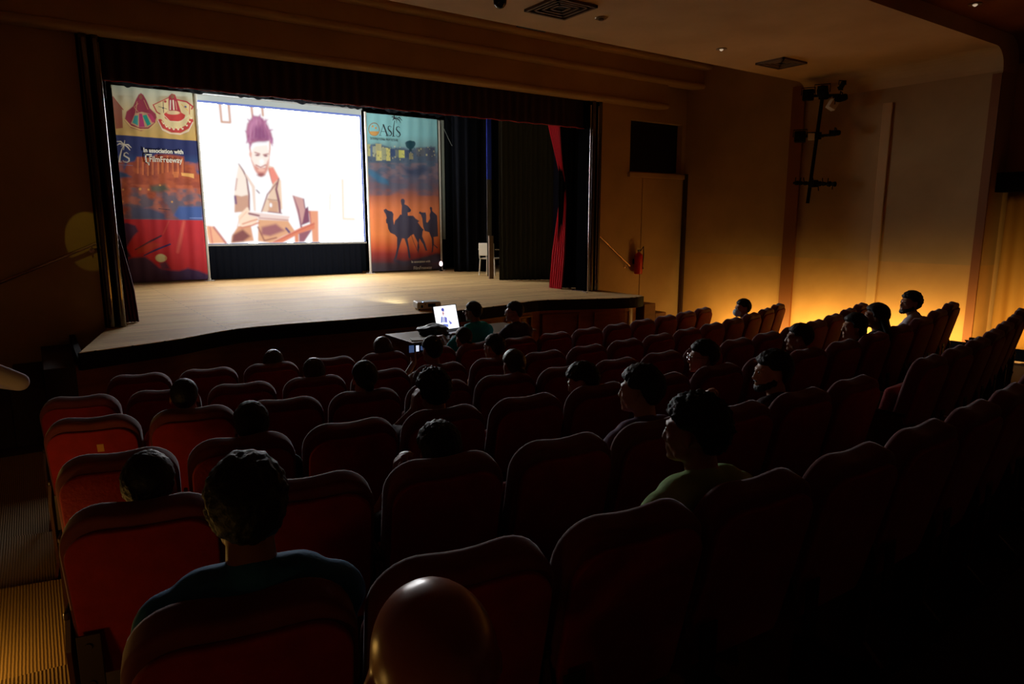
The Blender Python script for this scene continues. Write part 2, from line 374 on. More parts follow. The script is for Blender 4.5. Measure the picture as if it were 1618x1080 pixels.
# stage house: black walls round the stage
bm = B(); box(bm, -2.6, 13.5, 18.9, 19.1, .5, 8.5); struct('wall_stage_back', bm, black_paint)
bm = B(); box(bm, -2.8, -2.6, 10.45, 19.1, .5, 8.5); struct('wall_stage_left', bm, black_paint)
bm = B(); box(bm, 13.5, 13.7, 10.45, 19.1, .5, 8.5); struct('wall_stage_right', bm, mat('wing_wall', lin(40, 42, 70), .8))
bm = B(); box(bm, -2.8, 13.7, 10.45, 19.1, 8.5, 8.6); struct('ceiling_stage', bm, black_paint)
# doorway with lintel at the far right
bm = B(); box(bm, 11.8, 12.12, 1.6, 4.4, 2.74, 3.02); struct('door_1', bm, black_paint)

# ---------------------------------------------------------------- stage
def planks():
    m = mat('stage_planks', lin(150, 128, 96), .42); nt = m.node_tree; b = nt.nodes['Principled BSDF']
    tc = nt.nodes.new('ShaderNodeTexCoord'); br = nt.nodes.new('ShaderNodeTexBrick')
    br.inputs['Scale'].default_value = 1; br.inputs['Brick Width'].default_value = 3.1; br.inputs['Row Height'].default_value = .115
    br.inputs['Mortar Size'].default_value = .004; br.offset = .37
    br.inputs['Color1'].default_value = (*lin(224, 186, 122), 1); br.inputs['Color2'].default_value = (*lin(196, 156, 98), 1); br.inputs['Mortar'].default_value = (*lin(60, 44, 28), 1)
    nt.links.new(tc.outputs['Object'], br.inputs['Vector'])
    mp = nt.nodes.new('ShaderNodeMapping'); mp.inputs['Scale'].default_value = (.7, 9, 1); nt.links.new(tc.outputs['Object'], mp.inputs[0])
    n = nt.nodes.new('ShaderNodeTexNoise'); n.inputs['Scale'].default_value = 2.2; n.inputs['Detail'].default_value = 7; nt.links.new(mp.outputs[0], n.inputs['Vector'])
    mx = nt.nodes.new('ShaderNodeMix'); mx.data_type = 'RGBA'; mx.blend_type = 'OVERLAY'; mx.inputs['Factor'].default_value = .75
    nt.links.new(br.outputs['Color'], mx.inputs[6]); nt.links.new(n.outputs['Fac'], mx.inputs[7]); nt.links.new(mx.outputs[2], b.inputs['Base Color'])
    mr = nt.nodes.new('ShaderNodeMapRange'); mr.inputs['To Min'].default_value = .5; mr.inputs['To Max'].default_value = .85; b.inputs['Specular IOR Level'].default_value = .3
    nt.links.new(n.outputs['Fac'], mr.inputs['Value']); nt.links.new(mr.outputs[0], b.inputs['Roughness'])
    bp = nt.nodes.new('ShaderNodeBump'); bp.inputs['Strength'].default_value = .35; bp.inputs['Distance'].default_value = .01
    nt.links.new(n.outputs['Fac'], bp.inputs['Height']); nt.links.new(bp.outputs[0], b.inputs['Normal'])
    return m
ctrl = [(.3, 8.35), (.78, 8.5), (1.31, 8.69), (1.7, 8.93), (2.1, 9.12), (2.7, 9.16), (3.62, 9.1), (4.6, 9.08), (5.4, 9.1), (6.3, 9.25), (7.14, 9.46), (7.83, 9.24), (8.77, 8.86), (9.2, 8.94)]
def cat_rom(P, n=6):
    out = []
    for i in range(len(P)-1):
        p0, p1, p2, p3 = [np.array(P[max(0, min(len(P)-1, i+d))]) for d in (-1, 0, 1, 2)]
        for t in np.arange(n)/n: out.append(tuple(.5*((2*p1)+(-p0+p2)*t+(2*p0-5*p1+4*p2-p3)*t*t+(-p0+3*p1-3*p2+p3)*t**3)))
    return out+[tuple(P[-1])]
edge = cat_rom(ctrl)
def inset(P, d):
    out = []
    for i, p in enumerate(P):
        a = np.array(P[max(i-1, 0)]); b = np.array(P[min(i+1, len(P)-1)]); t = (b-a)/np.linalg.norm(b-a); out.append((p[0]-t[1]*d, p[1]+t[0]*d))
    return out
stage = thing('stage', 'raised wooden plank stage with a wavy black edged front', 'stage', (0, 0, 0))
bm = B(); prism(bm, edge+[(9.27, 10.2), (9.14, 10.2), (9.14, 10.5), (13.5, 10.5), (13.5, 18.9), (-2.6, 18.9), (-2.6, 10.5), (.72, 10.5), (.72, 10.2)], .9, .96)
obj('deck', bm, planks(), stage)
def ribbon(bm, P, z0, z1, th):
    Q = inset(P, th); n = len(P)
    for i in range(n-1):
        a, b, c, d = P[i], P[i+1], Q[i+1], Q[i]
        v = [[bm.verts.new((x, y, z)) for x, y in (a, b, c, d)] for z in (z0, z1)]
        bm.faces.new(v[0][::-1]); bm.faces.new(v[1])
        for k in range(4): bm.faces.new((v[0][k], v[0][(k+1) % 4], v[1][(k+1) % 4], v[1][k]))
    bmesh.ops.remove_doubles(bm, verts=bm.verts, dist=1e-4)
bm = B(); ribbon(bm, inset(edge, -.012), .77, .952, .05); box(bm, .28, .34, 8.36, 10.19, .77, .9)
obj('edge_fascia', bm, black_paint, stage)
base = inset(edge, .14)
bm = B(); ribbon(bm, base, 0, .8, .06); obj('front_panelling', bm, stage_panel, stage)
for i, j in ((55, 60), (61, 67), (68, 74), (40, 46), (47, 53)):          # raised door frames in the panelling
    a, b = np.array(base[i]), np.array(base[min(j, len(base)-1)]); d = b-a; L = np.linalg.norm(d)
    if L < .3: continue
    M = Matrix.Translation((a[0], a[1], 0)) @ Matrix.Rotation(math.atan2(d[1], d[0]), 4, 'Z'); bm = B()
    for x0, x1, z0, z1 in ((.04, L-.04, .66, .70), (.04, L-.04, .1, .14), (.04, .08, .1, .7), (L-.08, L-.04, .1, .7)): box(bm, x0, x1, -.035, .0, z0, z1, M=M, bevel=.006)
    obj('panel_frame', bm, stage_panel, stage)
# flights of steps either side
for label, x0, sgn, y0, y1 in (('dark wooden steps at the left end of the stage', .27, -1, 8.5, 10.15), ('brown panelled wooden steps at the right end of the stage', 9.3, 1, 9.0, 10.1)):
    t = thing('stage_steps', label, 'steps', (x0, y0, 0))
    for k in range(4):
        bm = B(); a = k*.3*sgn; b = (k+1)*.3*sgn; zt = .96-.17-k*.19
        box(bm, min(a, b), max(a, b), 0, y1-y0, 0, zt, bevel=.008)
        obj('step', bm, stage_panel if sgn > 0 else mat('dark_step_wood', lin(52, 30, 20), .6), t)
# glossy mouldings beside the opening
for xs, side in (((.74, .86), 'left'), ((8.98, 9.14), 'right')):
    t = thing('proscenium_column', 'dark glossy wooden column moulding at the %s of the stage opening' % side, 'column', ((xs[0]+xs[1])/2, 10.15, .96))
    bm = B()
    for dx in ((-.05, .07) if side == 'left' else (-.11, .05)): tube(bm, [(dx, -.02, 0), (dx, -.02, 3.66)], .045, 16)
    obj('half_round_moulding', bm, gloss_wood, t)
    for dx in ((.105,) if side == 'left' else (-.19, .0)): bm = B(); tube(bm, [(dx, -.03, 0), (dx, -.03, 3.5)], .011, 12); obj('metal_edge_strip', bm, mat('bright_metal', lin(200, 190, 180), .22, 1), t)
    bm = B(); box(bm, -.12 if side == 'left' else -.2, .13 if side == 'left' else .12, .04, .32, 0, 3.66); obj('backing_board', bm, mat('matte_black', (.0025, .0025, .003), .95, spec=0), t)

# ---------------------------------------------------------------- drapes
def drape(P, z0, z1, amp=.05, pitch=.14, hem=0, topw=None, nz=14, thick=.012):
    """pleated cloth along plan path P"""
    L = [0]
    for a, b in zip(P, P[1:]): L.append(L[-1]+math.dist(a, b))
    N = max(8, int(L[-1]/pitch*8)); bm = B(); lay = []
    for side in (0, 1):
        g = []
        for iz in range(nz+1):
            row = []; v = iz/nz
            for i in range(N+1):
                s = L[-1]*i/N; k = max(j for j in range(len(L)-1) if L[j] <= s+1e-9); u = (s-L[k])/(L[k+1]-L[k])
                x = P[k][0]+(P[k+1][0]-P[k][0])*u; y = P[k][1]+(P[k+1][1]-P[k][1])*u
                dx, dy = P[k+1][0]-P[k][0], P[k+1][1]-P[k][1]; l = math.hypot(dx, dy); nx, ny = -dy/l, dx/l
                w = amp*(math.sin(2*math.pi*s/pitch+.6*math.sin(3.1*s+v))+.4*math.sin(2*math.pi*s/pitch*.37+1.3*v))*(.55+.45*(1-v))+side*thick
                zz = z0+(z1-z0)*v
                if iz == 0 and hem: zz += hem*(math.sin(s*5.3)+.6*math.sin(s*13.7+1)+.4*math.sin(s*31))
                row.append(bm.verts.new((x+nx*w, y+ny*w, zz)))
            g.append(row)
        lay.append(g)
        for a, b in zip(g, g[1:]):
            for i in range(N): bm.faces.new((a[i], a[i+1], b[i+1], b[i]))
    for iz in (0, nz):
        for i in range(N): bm.faces.new((lay[0][iz][i], lay[0][iz][i+1], lay[1][iz][i+1], lay[1][iz][i]))
    for i in (0, N):
        for iz in range(nz): bm.faces.new((lay[0][iz][i], lay[0][iz+1][i], lay[1][iz+1][i], lay[1][iz][i]))
    return bm
def put_drape(name, label, cat, P, z0, z1, m, **k):
    o = obj(name, drape(P, z0, z1, **k), m, smooth=True); tag(o, label, cat); return o
v = put_drape('valance', 'deep dark red pleated valance across the top of the stage opening', 'curtain', [(.72, 10.34), (9.14, 10.34)], 4.06, 4.66, mat('valance_cloth', lin(52, 24, 30), .85), amp=.022, pitch=.17, hem=.008)
bm = B(); tube(bm, [(.74+i*.1, 10.29, 4.055+.008*math.sin(i*1.7)) for i in range(84)], .006, 6); obj('red_piping', bm, mat('red_piping', lin(190, 40, 50), .6), v)
put_drape('stage_border', 'black border cloth with ragged hem above the projection screen', 'curtain', [(1.2, 16.75), (9.9, 16.75)], 5.10, 7.2, black_cloth, amp=.03, pitch=.25, hem=.03)
put_drape('stage_border', 'black border cloth hung above the right wing curtains', 'curtain', [(7.2, 13.1), (10.6, 13.1)], 4.72, 6.6, black_cloth, amp=.03, pitch=.25, hem=.02)
put_drape('backdrop_curtain', 'black backdrop curtain behind the screen and banners', 'curtain', [(-2.3, 17.9), (13.2, 17.9)], .97, 6.8, black_cloth, amp=.05, pitch=.3)
put_drape('screen_skirt', 'black pleated cloth hanging below the projection screen', 'curtain', [(3.33, 17.3), (7.2, 17.3)], .97, 1.85, mat('skirt_cloth', lin(13, 15, 22), .95, spec=.1), amp=.02, pitch=.16)
put_drape('wing_curtain', 'dark wing curtain hanging behind the white chair', 'curtain', [(9.35, 16.15), (10.35, 15.75)], .97, 5.4, mat('leg_cloth', lin(14, 16, 22), .95, spec=.1), amp=.05, pitch=.24)
put_drape('wing_curtain', 'wide olive black pleated wing curtain on the right of the stage', 'curtain', [(8.85, 13.2), (9.95, 12.6)], .97, 4.9, olive_cloth, amp=.03, pitch=.11)
bs_ = put_drape('wing_curtain', 'narrow sheet edge, blue at the top, beside the olive black wing curtain', 'curtain', [(9.3, 14.4), (9.42, 14.38)], .965, 5.1, mat('blue_cloth', lin(50, 80, 230), .8), amp=.004, pitch=.1)
bs_.data.materials.append(mat('grey_cloth', lin(90, 92, 90), .8))
for p_ in bs_.data.polygons:
    if p_.center.z < 3.3: p_.material_index = 1
put_drape('wing_curtain', 'black curtain bunched between the red curtain and the right column', 'curtain', [(8.78, 10.95), (9.4, 10.55)], .97, 4.4, black_cloth, amp=.03, pitch=.1)
put_drape('wing_curtain', 'black curtain at the left edge of the stage opening', 'curtain', [(.82, 10.58), (.98, 10.74)], .97, 4.4, black_cloth, amp=.018, pitch=.07)
# tied red curtain: pinched at the tie
def tied(x0, x1, y, ztie, xt, wt, ztop, label, m, bend, turn=0):
    bm = B(); NZ = 40; NS = 48; lay = []
    for side in (0, 1):
        g = []
        for iz in range(NZ+1):
            z = .965+(ztop-.965)*iz/NZ
            if z > ztie: t = (z-ztie)/(ztop-ztie); c = xt+(((x0+x1)/2)-xt)*t**.8; w = wt+((x1-x0)-wt)*t**1.3
            else: t = (ztie-z)/(ztie-.965); c = xt+bend*t; w = wt+(.26-wt)*min(1, t*1.5)**.7
            row = []
            for i in range(NS+1):
                s = i/NS; u_ = (s-.5)*w*(1 if not turn else 1.5); f_ = .035*math.sin(s*math.pi*12)*(.4+w)+side*.012; ca, sa = math.cos(turn), math.sin(turn); row.append(bm.verts.new((c+u_*ca-f_*sa, y+u_*sa+f_*ca, z)))
            g.append(row)
        lay.append(g)
        for a, b in zip(g, g[1:]):
            for i in range(NS): bm.faces.new((a[i], a[i+1], b[i+1], b[i]))
    for i in (0, NS):
        for iz in range(NZ): bm.faces.new((lay[0][iz][i], lay[0][iz+1][i], lay[1][iz+1][i], lay[1][iz][i]))
    o = obj('red_curtain', bm, m, smooth=True); tag(o, label, 'curtain'); return o
redm = mat('red_velvet', lin(204, 20, 56), .7, sheen=.3)
rc = tied(8.5, 8.75, 10.95, 3.06, 8.93, .07, 4.3, 'red stage curtain tied back beside the right column', redm, -.2, R(93))
bm = B(); tube(bm, [(8.93+.06*math.cos(t), 10.955+.05*math.sin(t), 3.06+.01*math.sin(t)) for t in [i*math.pi/8 for i in range(17)]], .014, 8); obj('tie_band', bm, redm, rc)
tied(.93, .99, 10.5, 2.3, .91, .02, 4.3, 'thin dark red curtain edge at the left of the stage opening', mat('dark_red_cloth', lin(96, 16, 40), .8), .07)
dc = put_drape('doorway_curtain', 'yellow brown pleated curtain in the far right doorway', 'curtain', [(11.98, 4.3), (11.98, 1.9)], .34, 2.76, mat('doorway_cloth', lin(176, 128, 58), .8), amp=.06, pitch=.34)
# ---------------------------------------------------------------- projection screen with the film frame on it
scr = thing('projection_screen', 'large white projection screen showing a smiling man holding a tablet', 'screen', (3.30, 17.2, .97))
SX0, SX1, SZ0, SZ1 = 3.36, 7.22, 1.80, 4.95
bm = B(); box(bm, 0, 3.98, .0, .02, .84, 4.18); obj('fabric', bm, mat('screen_fabric', lin(196, 200, 196), .85), scr)
bm = B()
for z in (.80, 4.18):
    bm = B(); tube(bm, [(-.02, .01, z), (4.0, .01, z)], .03, 12); obj('roller_bar', bm, mat('roller_metal', lin(160, 160, 158), .4, .6), scr)
a = Art(300, 245, [(313, 163), (564, 188.5), (567.5, 380), (320, 383)], (255, 255, 255)); a.origin(305, 140, 4.154)
fr = (206, 150, 122)
a.line([(183, 95), (190, 222), (246, 226), (240, 105)], 12, fr); a.line([(386, 120), (392, 195)], 12, fr); a.line([(455, 128), (459, 185)], 12, fr)
a.line([(960, 600), (960, 850), (1030, 853)], 10, (255, 228, 190), a=.8); a.line([(878, 690), (874, 790)], 6, (255, 232, 200), a=.7)
# chair
a.poly([(52, 888), (108, 895), (180, 1004), (76, 1008)], (244, 180, 140)); a.line([(110, 900), (150, 955), (185, 1004)], 14, (200, 120, 110)); a.line([(84, 900), (96, 1004)], 10, (222, 128, 110))
a.poly([(733, 796), (797, 798), (795, 1000), (756, 1000), (752, 880)], (236, 158, 120)); a.line([(742, 800), (748, 900)], 9, (196, 100, 96))
a.poly([(480, 1004), (690, 900), (772, 872), (772, 912), (660, 950), (560, 1002)], (228, 128, 92)); a.line([(500, 1000), (690, 915), (770, 880)], 5, (190, 80, 70))
a.poly([(640, 950), (665, 942), (665, 1000), (640, 1002)], (230, 140, 100)); a.poly([(668, 944), (756, 918), (700, 998), (668, 1000)], (150, 84, 100))
a.poly([(690, 800), (733, 768), (740, 870), (684, 892)], (128, 60, 92))
# jacket
a.poly([(292, 488), (268, 590), (254, 680), (250, 800), (345, 805), (352, 700), (345, 600), (330, 545)], (250, 232, 214), a=.9)
a.poly([(258, 690), (300, 700), (342, 690), (348, 770), (300, 800), (250, 805)], (206, 156, 130)); a.line([(258, 700), (262, 745)], 14, (110, 60, 110)); a.line([(275, 585), (262, 660)], 7, (196, 140, 130))
a.line([(290, 490), (318, 535), (338, 580), (350, 690), (348, 790)], [5, 9, 9, 12, 10], (140, 84, 92)); a.line([(335, 560), (380, 640), (384, 790)], [10, 20, 14], (240, 214, 196))
a.poly([(470, 500), (516, 512), (552, 585), (560, 700), (556, 806), (500, 806), (430, 800), (452, 745), (480, 690), (505, 625)], (236, 204, 176))
a.poly([(480, 725), (535, 735), (535, 806), (474, 802)], (214, 164, 132)); a.line([(548, 586), (528, 655), (545, 740), (548, 806)], [8, 14, 16, 14], (132, 70, 90)); a.line([(545, 600), (470, 690), (428, 800)], [7, 9, 7], (150, 88, 88))
a.poly([(512, 515), (548, 585), (508, 622), (482, 520)], (240, 140, 122)); a.line([(484, 515), (500, 600), (508, 622)], 5, (200, 110, 96)); a.line([(556, 600), (560, 780)], 10, (246, 214, 184))
a.line([(400, 660), (418, 680)], 7, (110, 60, 80)); a.ell(490, 758, 8, 14, (255, 255, 255)); a.line([(470, 720), (535, 728)], 5, (150, 100, 84))
a.poly([(632, 695), (702, 716), (712, 790), (694, 868), (680, 905), (664, 820)], (210, 158, 150)); a.line([(640, 700), (668, 790), (684, 900)], [5, 10, 12], (150, 90, 110)); a.line([(705, 720), (712, 780)], 7, (130, 70, 100))
a.line([(366, 380), (370, 420), (376, 470), (396, 530)], 9, (226, 164, 144)); a.line([(498, 350), (496, 400), (488, 450), (484, 500)], 9, (230, 170, 150)); a.ell(370, 430, 9, 18, (236, 180, 160))
# lap, hands, tablet
a.poly([(270, 895), (352, 880), (370, 990), (220, 1004), (226, 958)], (222, 158, 118)); a.poly([(235, 950), (300, 915), (350, 960), (300, 995), (225, 1000)], (130, 64, 62), soft=2)
a.poly([(405, 850), (600, 862), (640, 925), (560, 962), (480, 1004), (398, 992)], (228, 168, 124)); a.poly([(425, 900), (520, 880), (575, 925), (480, 960), (420, 950)], (160, 92, 96), soft=2.2); a.line([(400, 900), (440, 990), (520, 970)], 9, (150, 80, 70)); a.line([(585, 910), (605, 935)], 14, (90, 60, 110))
a.poly([(272, 830), (335, 768), (352, 800), (402, 842), (392, 880), (310, 905), (280, 890)], (255, 224, 196)); a.line([(300, 880), (360, 860), (400, 850)], 9, (222, 146, 116)); a.line([(330, 800), (280, 850), (265, 900)], 5, (236, 184, 154)); a.line([(290, 905), (360, 890), (410, 870)], 10, (214, 130, 104))
a.poly([(343, 800), (612, 832), (600, 856), (410, 842), (345, 826)], (240, 214, 204)); a.line([(345, 812), (410, 826)], 12, (140, 74, 84)); a.line([(410, 842), (600, 857)], 8, (196, 140, 130)); a.line([(470, 800), (560, 812)], 7, (150, 90, 96))
# head
a.poly([(372, 462), (385, 400), (400, 380), (480, 372), (490, 440), (482, 520), (462, 560), (430, 574), (398, 535)], (255, 240, 228), soft=1)
a.poly([(374, 462), (392, 500), (404, 505), (425, 520), (462, 515), (476, 480), (486, 462), (478, 530), (460, 562), (432, 576), (400, 545)], (220, 150, 134), soft=1.2)
a.ell(433, 505, 22, 10, (255, 245, 238)); a.line([(402, 498), (432, 514), (466, 498)], 7, (180, 92, 86)); a.ell(436, 532, 24, 9, (246, 190, 170)); a.ell(432, 562, 24, 12, (160, 84, 84), soft=1.2)
a.line([(398, 418), (430, 428)], 7, (170, 96, 96)); a.line([(452, 434), (484, 428)], 7, (170, 96, 96)); a.ell(414, 436, 15, 6, (140, 70, 84)); a.ell(468, 441, 13, 6, (140, 70, 84)); a.ell(440, 478, 16, 20, (255, 252, 248), soft=1.4)
a.poly([(362, 364), (348, 330), (345, 285), (356, 235), (384, 200), (404, 186), (440, 190), (464, 212), (488, 250), (510, 296), (518, 336), (511, 362), (497, 345), (460, 350), (420, 350), (386, 360), (368, 382)], (174, 104, 134), soft=1.2)
for k_ in range(26):
    t_ = k_/25; x_ = 352+158*t_; a.line([(x_, 352-30*math.sin(t_*3)+8*math.sin(k_*2.3)), (x_*.7+430*.3+14*math.sin(k_*1.7), 250+18*math.sin(k_*2.9)), (x_*.45+425*.55+16*math.sin(k_*1.1), 196+22*abs(t_-.5))], [9, 6, 3], [(136, 62, 116), (200, 128, 168), (158, 80, 132), (216, 160, 190)][k_ % 4], a=.6, soft=.8)
for x_, y_, dx_, dy_ in ((360, 330, -16, 30), (352, 290, -12, -10), (376, 222, -18, -16), (400, 196, -8, -22), (436, 192, 8, -16), (470, 224, 20, -14), (500, 280, 20, -6), (512, 330, 6, 34), (504, 352, 10, 26), (372, 370, -8, 28)): a.line([(x_, y_), (x_+dx_, y_+dy_)], [12, 3], (180, 106, 150), soft=.8)
a.poly([(400, 260), (450, 250), (490, 320), (470, 345), (420, 345), (395, 330)], (132, 60, 112), soft=5, a=.8); a.poly([(370, 240), (400, 205), (430, 215), (385, 270), (360, 300)], (206, 140, 176), soft=4, a=.7)
c = a.c.copy()
for _ in range(3):
    q_ = np.pad(c, ((1, 1), (1, 1), (0, 0)), 'edge'); c = (q_[:-2, 1:-1]+q_[2:, 1:-1]+q_[1:-1, :-2]+q_[1:-1, 2:]+2*q_[1:-1, 1:-1])/6
a.c = c; lum = a.c.mean(-1)
q_ = np.pad(lum, 2, 'edge'); mn = np.min([q_[i:i+a.H, j:j+a.W] for i in range(5) for j in range(5)], axis=0)      # the brightest light keeps clear of the dark shapes
boost = 1+(SCREEN_L-1)*np.clip((mn[..., None]-.93)/.05, 0, 1)
a.c = a.c*boost*np.array([1.0, .99, 1.0])
img = a.mesh('projected_picture', SX1-SX0, SZ1-SZ0, print_mat('projected_light', emit=1.0), scr, loc=(SX0-3.30, -.006, SZ1-.97))
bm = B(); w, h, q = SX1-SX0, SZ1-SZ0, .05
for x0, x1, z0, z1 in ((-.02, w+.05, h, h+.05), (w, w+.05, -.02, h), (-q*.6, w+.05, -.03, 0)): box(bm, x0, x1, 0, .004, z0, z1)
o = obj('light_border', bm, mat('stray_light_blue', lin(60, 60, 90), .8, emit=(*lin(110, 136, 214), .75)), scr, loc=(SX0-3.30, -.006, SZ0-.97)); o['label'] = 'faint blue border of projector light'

def ripple_l(u, v): return .018*np.sin(u*17+2*np.sin(v*2.2))*(.4+.6*v)+.01*np.sin(u*41+v*3)+.03*np.sin(v*2.5+u*2)
# ---------------------------------------------------------------- left banner
bl = thing('festival_banner', 'tall printed banner with two skirted dancers left of the screen', 'banner', (1.70, 17.05, 1.0), group=None)
a = Art(240, 560, [(174, 133), (309, 146), (321, 443), (207, 450)], (200, 170, 110))
a.ygrad([(130, (188, 196, 176)), (150, (206, 202, 174)), (175, (214, 192, 144)), (200, (202, 166, 104)), (222, (210, 168, 92)), (230, (206, 164, 90))])
a.origin(170, 120, 6.35)
a.noise(5, 8, 3, .55, .2, (170, 320, 150, 225), (160, 120, 60), .5)
a.poly([(30, 200), (140, 350), (150, 560), (80, 570)], (150, 50, 50), a=.8); a.line([(45, 215), (150, 360)], 8, (170, 60, 50))
# first dancer
a.poly([(305, 190), (330, 170), (355, 190), (385, 250), (420, 340), (480, 400), (495, 480), (420, 560), (330, 590), (230, 555), (165, 480), (185, 380), (250, 320), (280, 240)], (150, 44, 66), soft=.8)
a.poly([(270, 400), (340, 380), (420, 400), (460, 500), (400, 550), (300, 550), (230, 510)], (196, 150, 110)); a.poly([(265, 425), (300, 420), (300, 535), (245, 500)], (60, 150, 140)); a.poly([(345, 420), (385, 410), (430, 515), (395, 535)], (20, 150, 126)); a.poly([(310, 400), (342, 400), (370, 545), (310, 548)], (170, 44, 100)); a.poly([(390, 400), (430, 400), (480, 470), (445, 500)], (180, 50, 90))
a.line([(170, 470), (230, 540), (320, 575), (410, 570), (480, 500), (490, 450)], 14, (214, 176, 110)); a.ell(328, 215, 18, 26, (140, 84, 60)); a.line([(300, 380), (260, 330), (300, 290)], 8, (190, 120, 90)); a.line([(290, 270), (275, 400)], 5, (210, 160, 110)); a.line([(360, 250), (400, 350)], 5, (210, 150, 100))
# second dancer
a.poly([(455, 300), (560, 240), (620, 210), (640, 172), (675, 180), (700, 240), (780, 260), (850, 310), (845, 480), (800, 580), (720, 618), (620, 610), (545, 570), (500, 480), (480, 380)], (232, 206, 150), soft=.6)
a.line([(455, 300), (560, 245), (615, 215)], 10, (190, 50, 60)); a.line([(700, 240), (790, 262), (852, 315), (840, 340)], 16, (190, 50, 60)); a.line([(455, 300), (490, 380), (520, 400)], 12, (190, 50, 60))
a.poly([(612, 200), (640, 172), (676, 184), (700, 250), (735, 380), (700, 400), (610, 360), (608, 260)], (176, 44, 60)); a.ell(648, 205, 20, 24, (150, 96, 66)); a.line([(628, 250), (625, 350)], 12, (240, 226, 210)); a.line([(655, 250), (660, 350)], 14, (246, 230, 200)); a.line([(680, 260), (690, 350)], 5, (230, 200, 160))
a.poly([(560, 400), (600, 370), (720, 370), (775, 410), (760, 460), (700, 480), (620, 478), (570, 450)], (206, 60, 56)); a.ell(655, 385, 66, 22, (234, 200, 150)); a.line([(520, 480), (560, 540), (640, 580), (720, 582), (790, 540), (830, 470)], 46, (200, 62, 58)); a.line([(550, 405), (620, 480), (720, 486), (800, 420)], 7, (240, 220, 180))
for px, py in ((545, 500), (575, 535), (605, 550), (645, 562), (690, 562), (735, 555), (775, 520), (805, 480), (820, 440)): a.line([(px-6, py-18), (px+8, py+10)], 9, (246, 222, 160)); a.ell(px+14, py+4, 6, 8, (250, 236, 210))
a.line([(500, 470), (545, 575), (620, 612), (720, 620), (800, 585), (845, 490)], 9, (244, 214, 200)); a.line([(553, 260), (556, 385)], 7, (90, 40, 50)); a.line([(510, 320), (590, 345)], 6, (110, 90, 60)); a.ell(552, 335, 9, 9, (40, 50, 70)); a.ell(575, 262, 14, 14, (180, 60, 60)); a.ell(775, 320, 14, 12, (80, 80, 130)); a.line([(740, 290), (800, 360)], 7, (236, 180, 80)); a.line([(820, 300), (815, 400)], 7, (200, 60, 60))
# blue field and fort
a.poly([(60, 632), (890, 690), (900, 1100), (60, 1100)], (36, 44, 96), soft=.5)
ys = a.y; m = np.clip((ys-250)/40, 0, 1)*(ys < 360)*(a.x > 165); a.put(m*.8, (56, 104, 150))
a.origin(170, 280, 6.35)
a.poly([(150, 50), (200, -90), (270, -100), (290, -150), (440, -150), (480, -180), (620, -180), (750, -160), (760, -80), (850, -60), (870, 20), (930, 40), (930, 480), (120, 480)], (160, 70, 48), soft=1.5)
a.noise(9, 30, 5, .5, .25, (170, 322, 262, 356), (196, 96, 56), .7)
for x, y0, y1 in ((300, -140, 20), (350, -140, 30), (400, -130, 40), (445, -120, 30), (500, -150, 20), (540, -150, 10), (590, -160, 0), (640, -150, 20), (690, -140, 10), (735, -140, 0)): a.line([(x, y0), (x, y1)], 16, (230, 130, 72), a=.55); a.line([(x+20, y0+20), (x+18, y1)], 8, (110, 44, 40), a=.6)
a.poly([(720, 8), (840, 20), (840, 66), (790, 50), (725, 40)], (244, 176, 96)); a.poly([(640, 0), (700, 0), (690, 60), (650, 60)], (230, 130, 70), a=.7)
a.poly([(110, 0), (180, 20), (240, 60), (120, 70)], (56, 76, 110), soft=2)
a.noise(5, 14, 11, .48, .2, (170, 322, 305, 357), (96, 96, 112), .85)
a.noise(6, 20, 12, .6, .15, (170, 322, 300, 350), (214, 110, 70), .6)
a.poly([(420, 150), (560, 130), (600, 190), (500, 210), (430, 200)], (96, 92, 76), soft=3); a.poly([(690, 350), (905, 350), (912, 482), (700, 482), (640, 440)], (70, 96, 160), soft=2); a.poly([(240, 360), (420, 370), (560, 420), (560, 480), (240, 480)], (84, 86, 116), soft=3); a.line([(790, 462), (905, 462)], 8, (130, 150, 210)); a.line([(500, 375), (600, 385)], 6, (50, 50, 70))
for x, y, r in ((322, 182, 12), (405, 186, 8), (160, 190, 8), (515, 140, 7), (626, 306, 8), (160, 310, 7)): a.ell(x, y, r, r, (246, 170, 80), soft=1)
# red lower field
a.poly([(120, 484), (912, 484), (960, 1100), (150, 1100)], (206, 40, 50), soft=.6)
a.poly([(120, 530), (200, 520), (280, 545), (306, 600), (260, 650), (230, 700), (200, 760), (240, 840), (130, 900)], (80, 44, 84), soft=1.5)
a.poly([(120, 900), (250, 850), (370, 840), (430, 880), (500, 940), (580, 960), (680, 965), (760, 940), (850, 960), (960, 1000), (960, 1090), (130, 1090)], (74, 46, 92), soft=2); a.poly([(500, 900), (560, 880), (600, 950), (520, 960)], (110, 50, 80), soft=2)
a.line([(280, 775), (400, 705), (520, 640)], [10, 18, 16], (80, 36, 62)); a.line([(360, 828), (480, 770), (600, 718)], [12, 18, 16], (70, 40, 100))
a.poly([(300, 760), (440, 700), (520, 720), (400, 790), (300, 810)], (206, 84, 44), a=.5, soft=2)
a.line([(735, 500), (690, 700), (670, 790)], [26, 30, 20], (240, 130, 104), a=.45, soft=2); a.line([(590, 500), (540, 620)], 10, (220, 90, 70), a=.6, soft=1)
a.ell(515, 850, 50, 38, (224, 216, 160), soft=.8); a.ell(560, 850, 10, 16, (230, 180, 120))
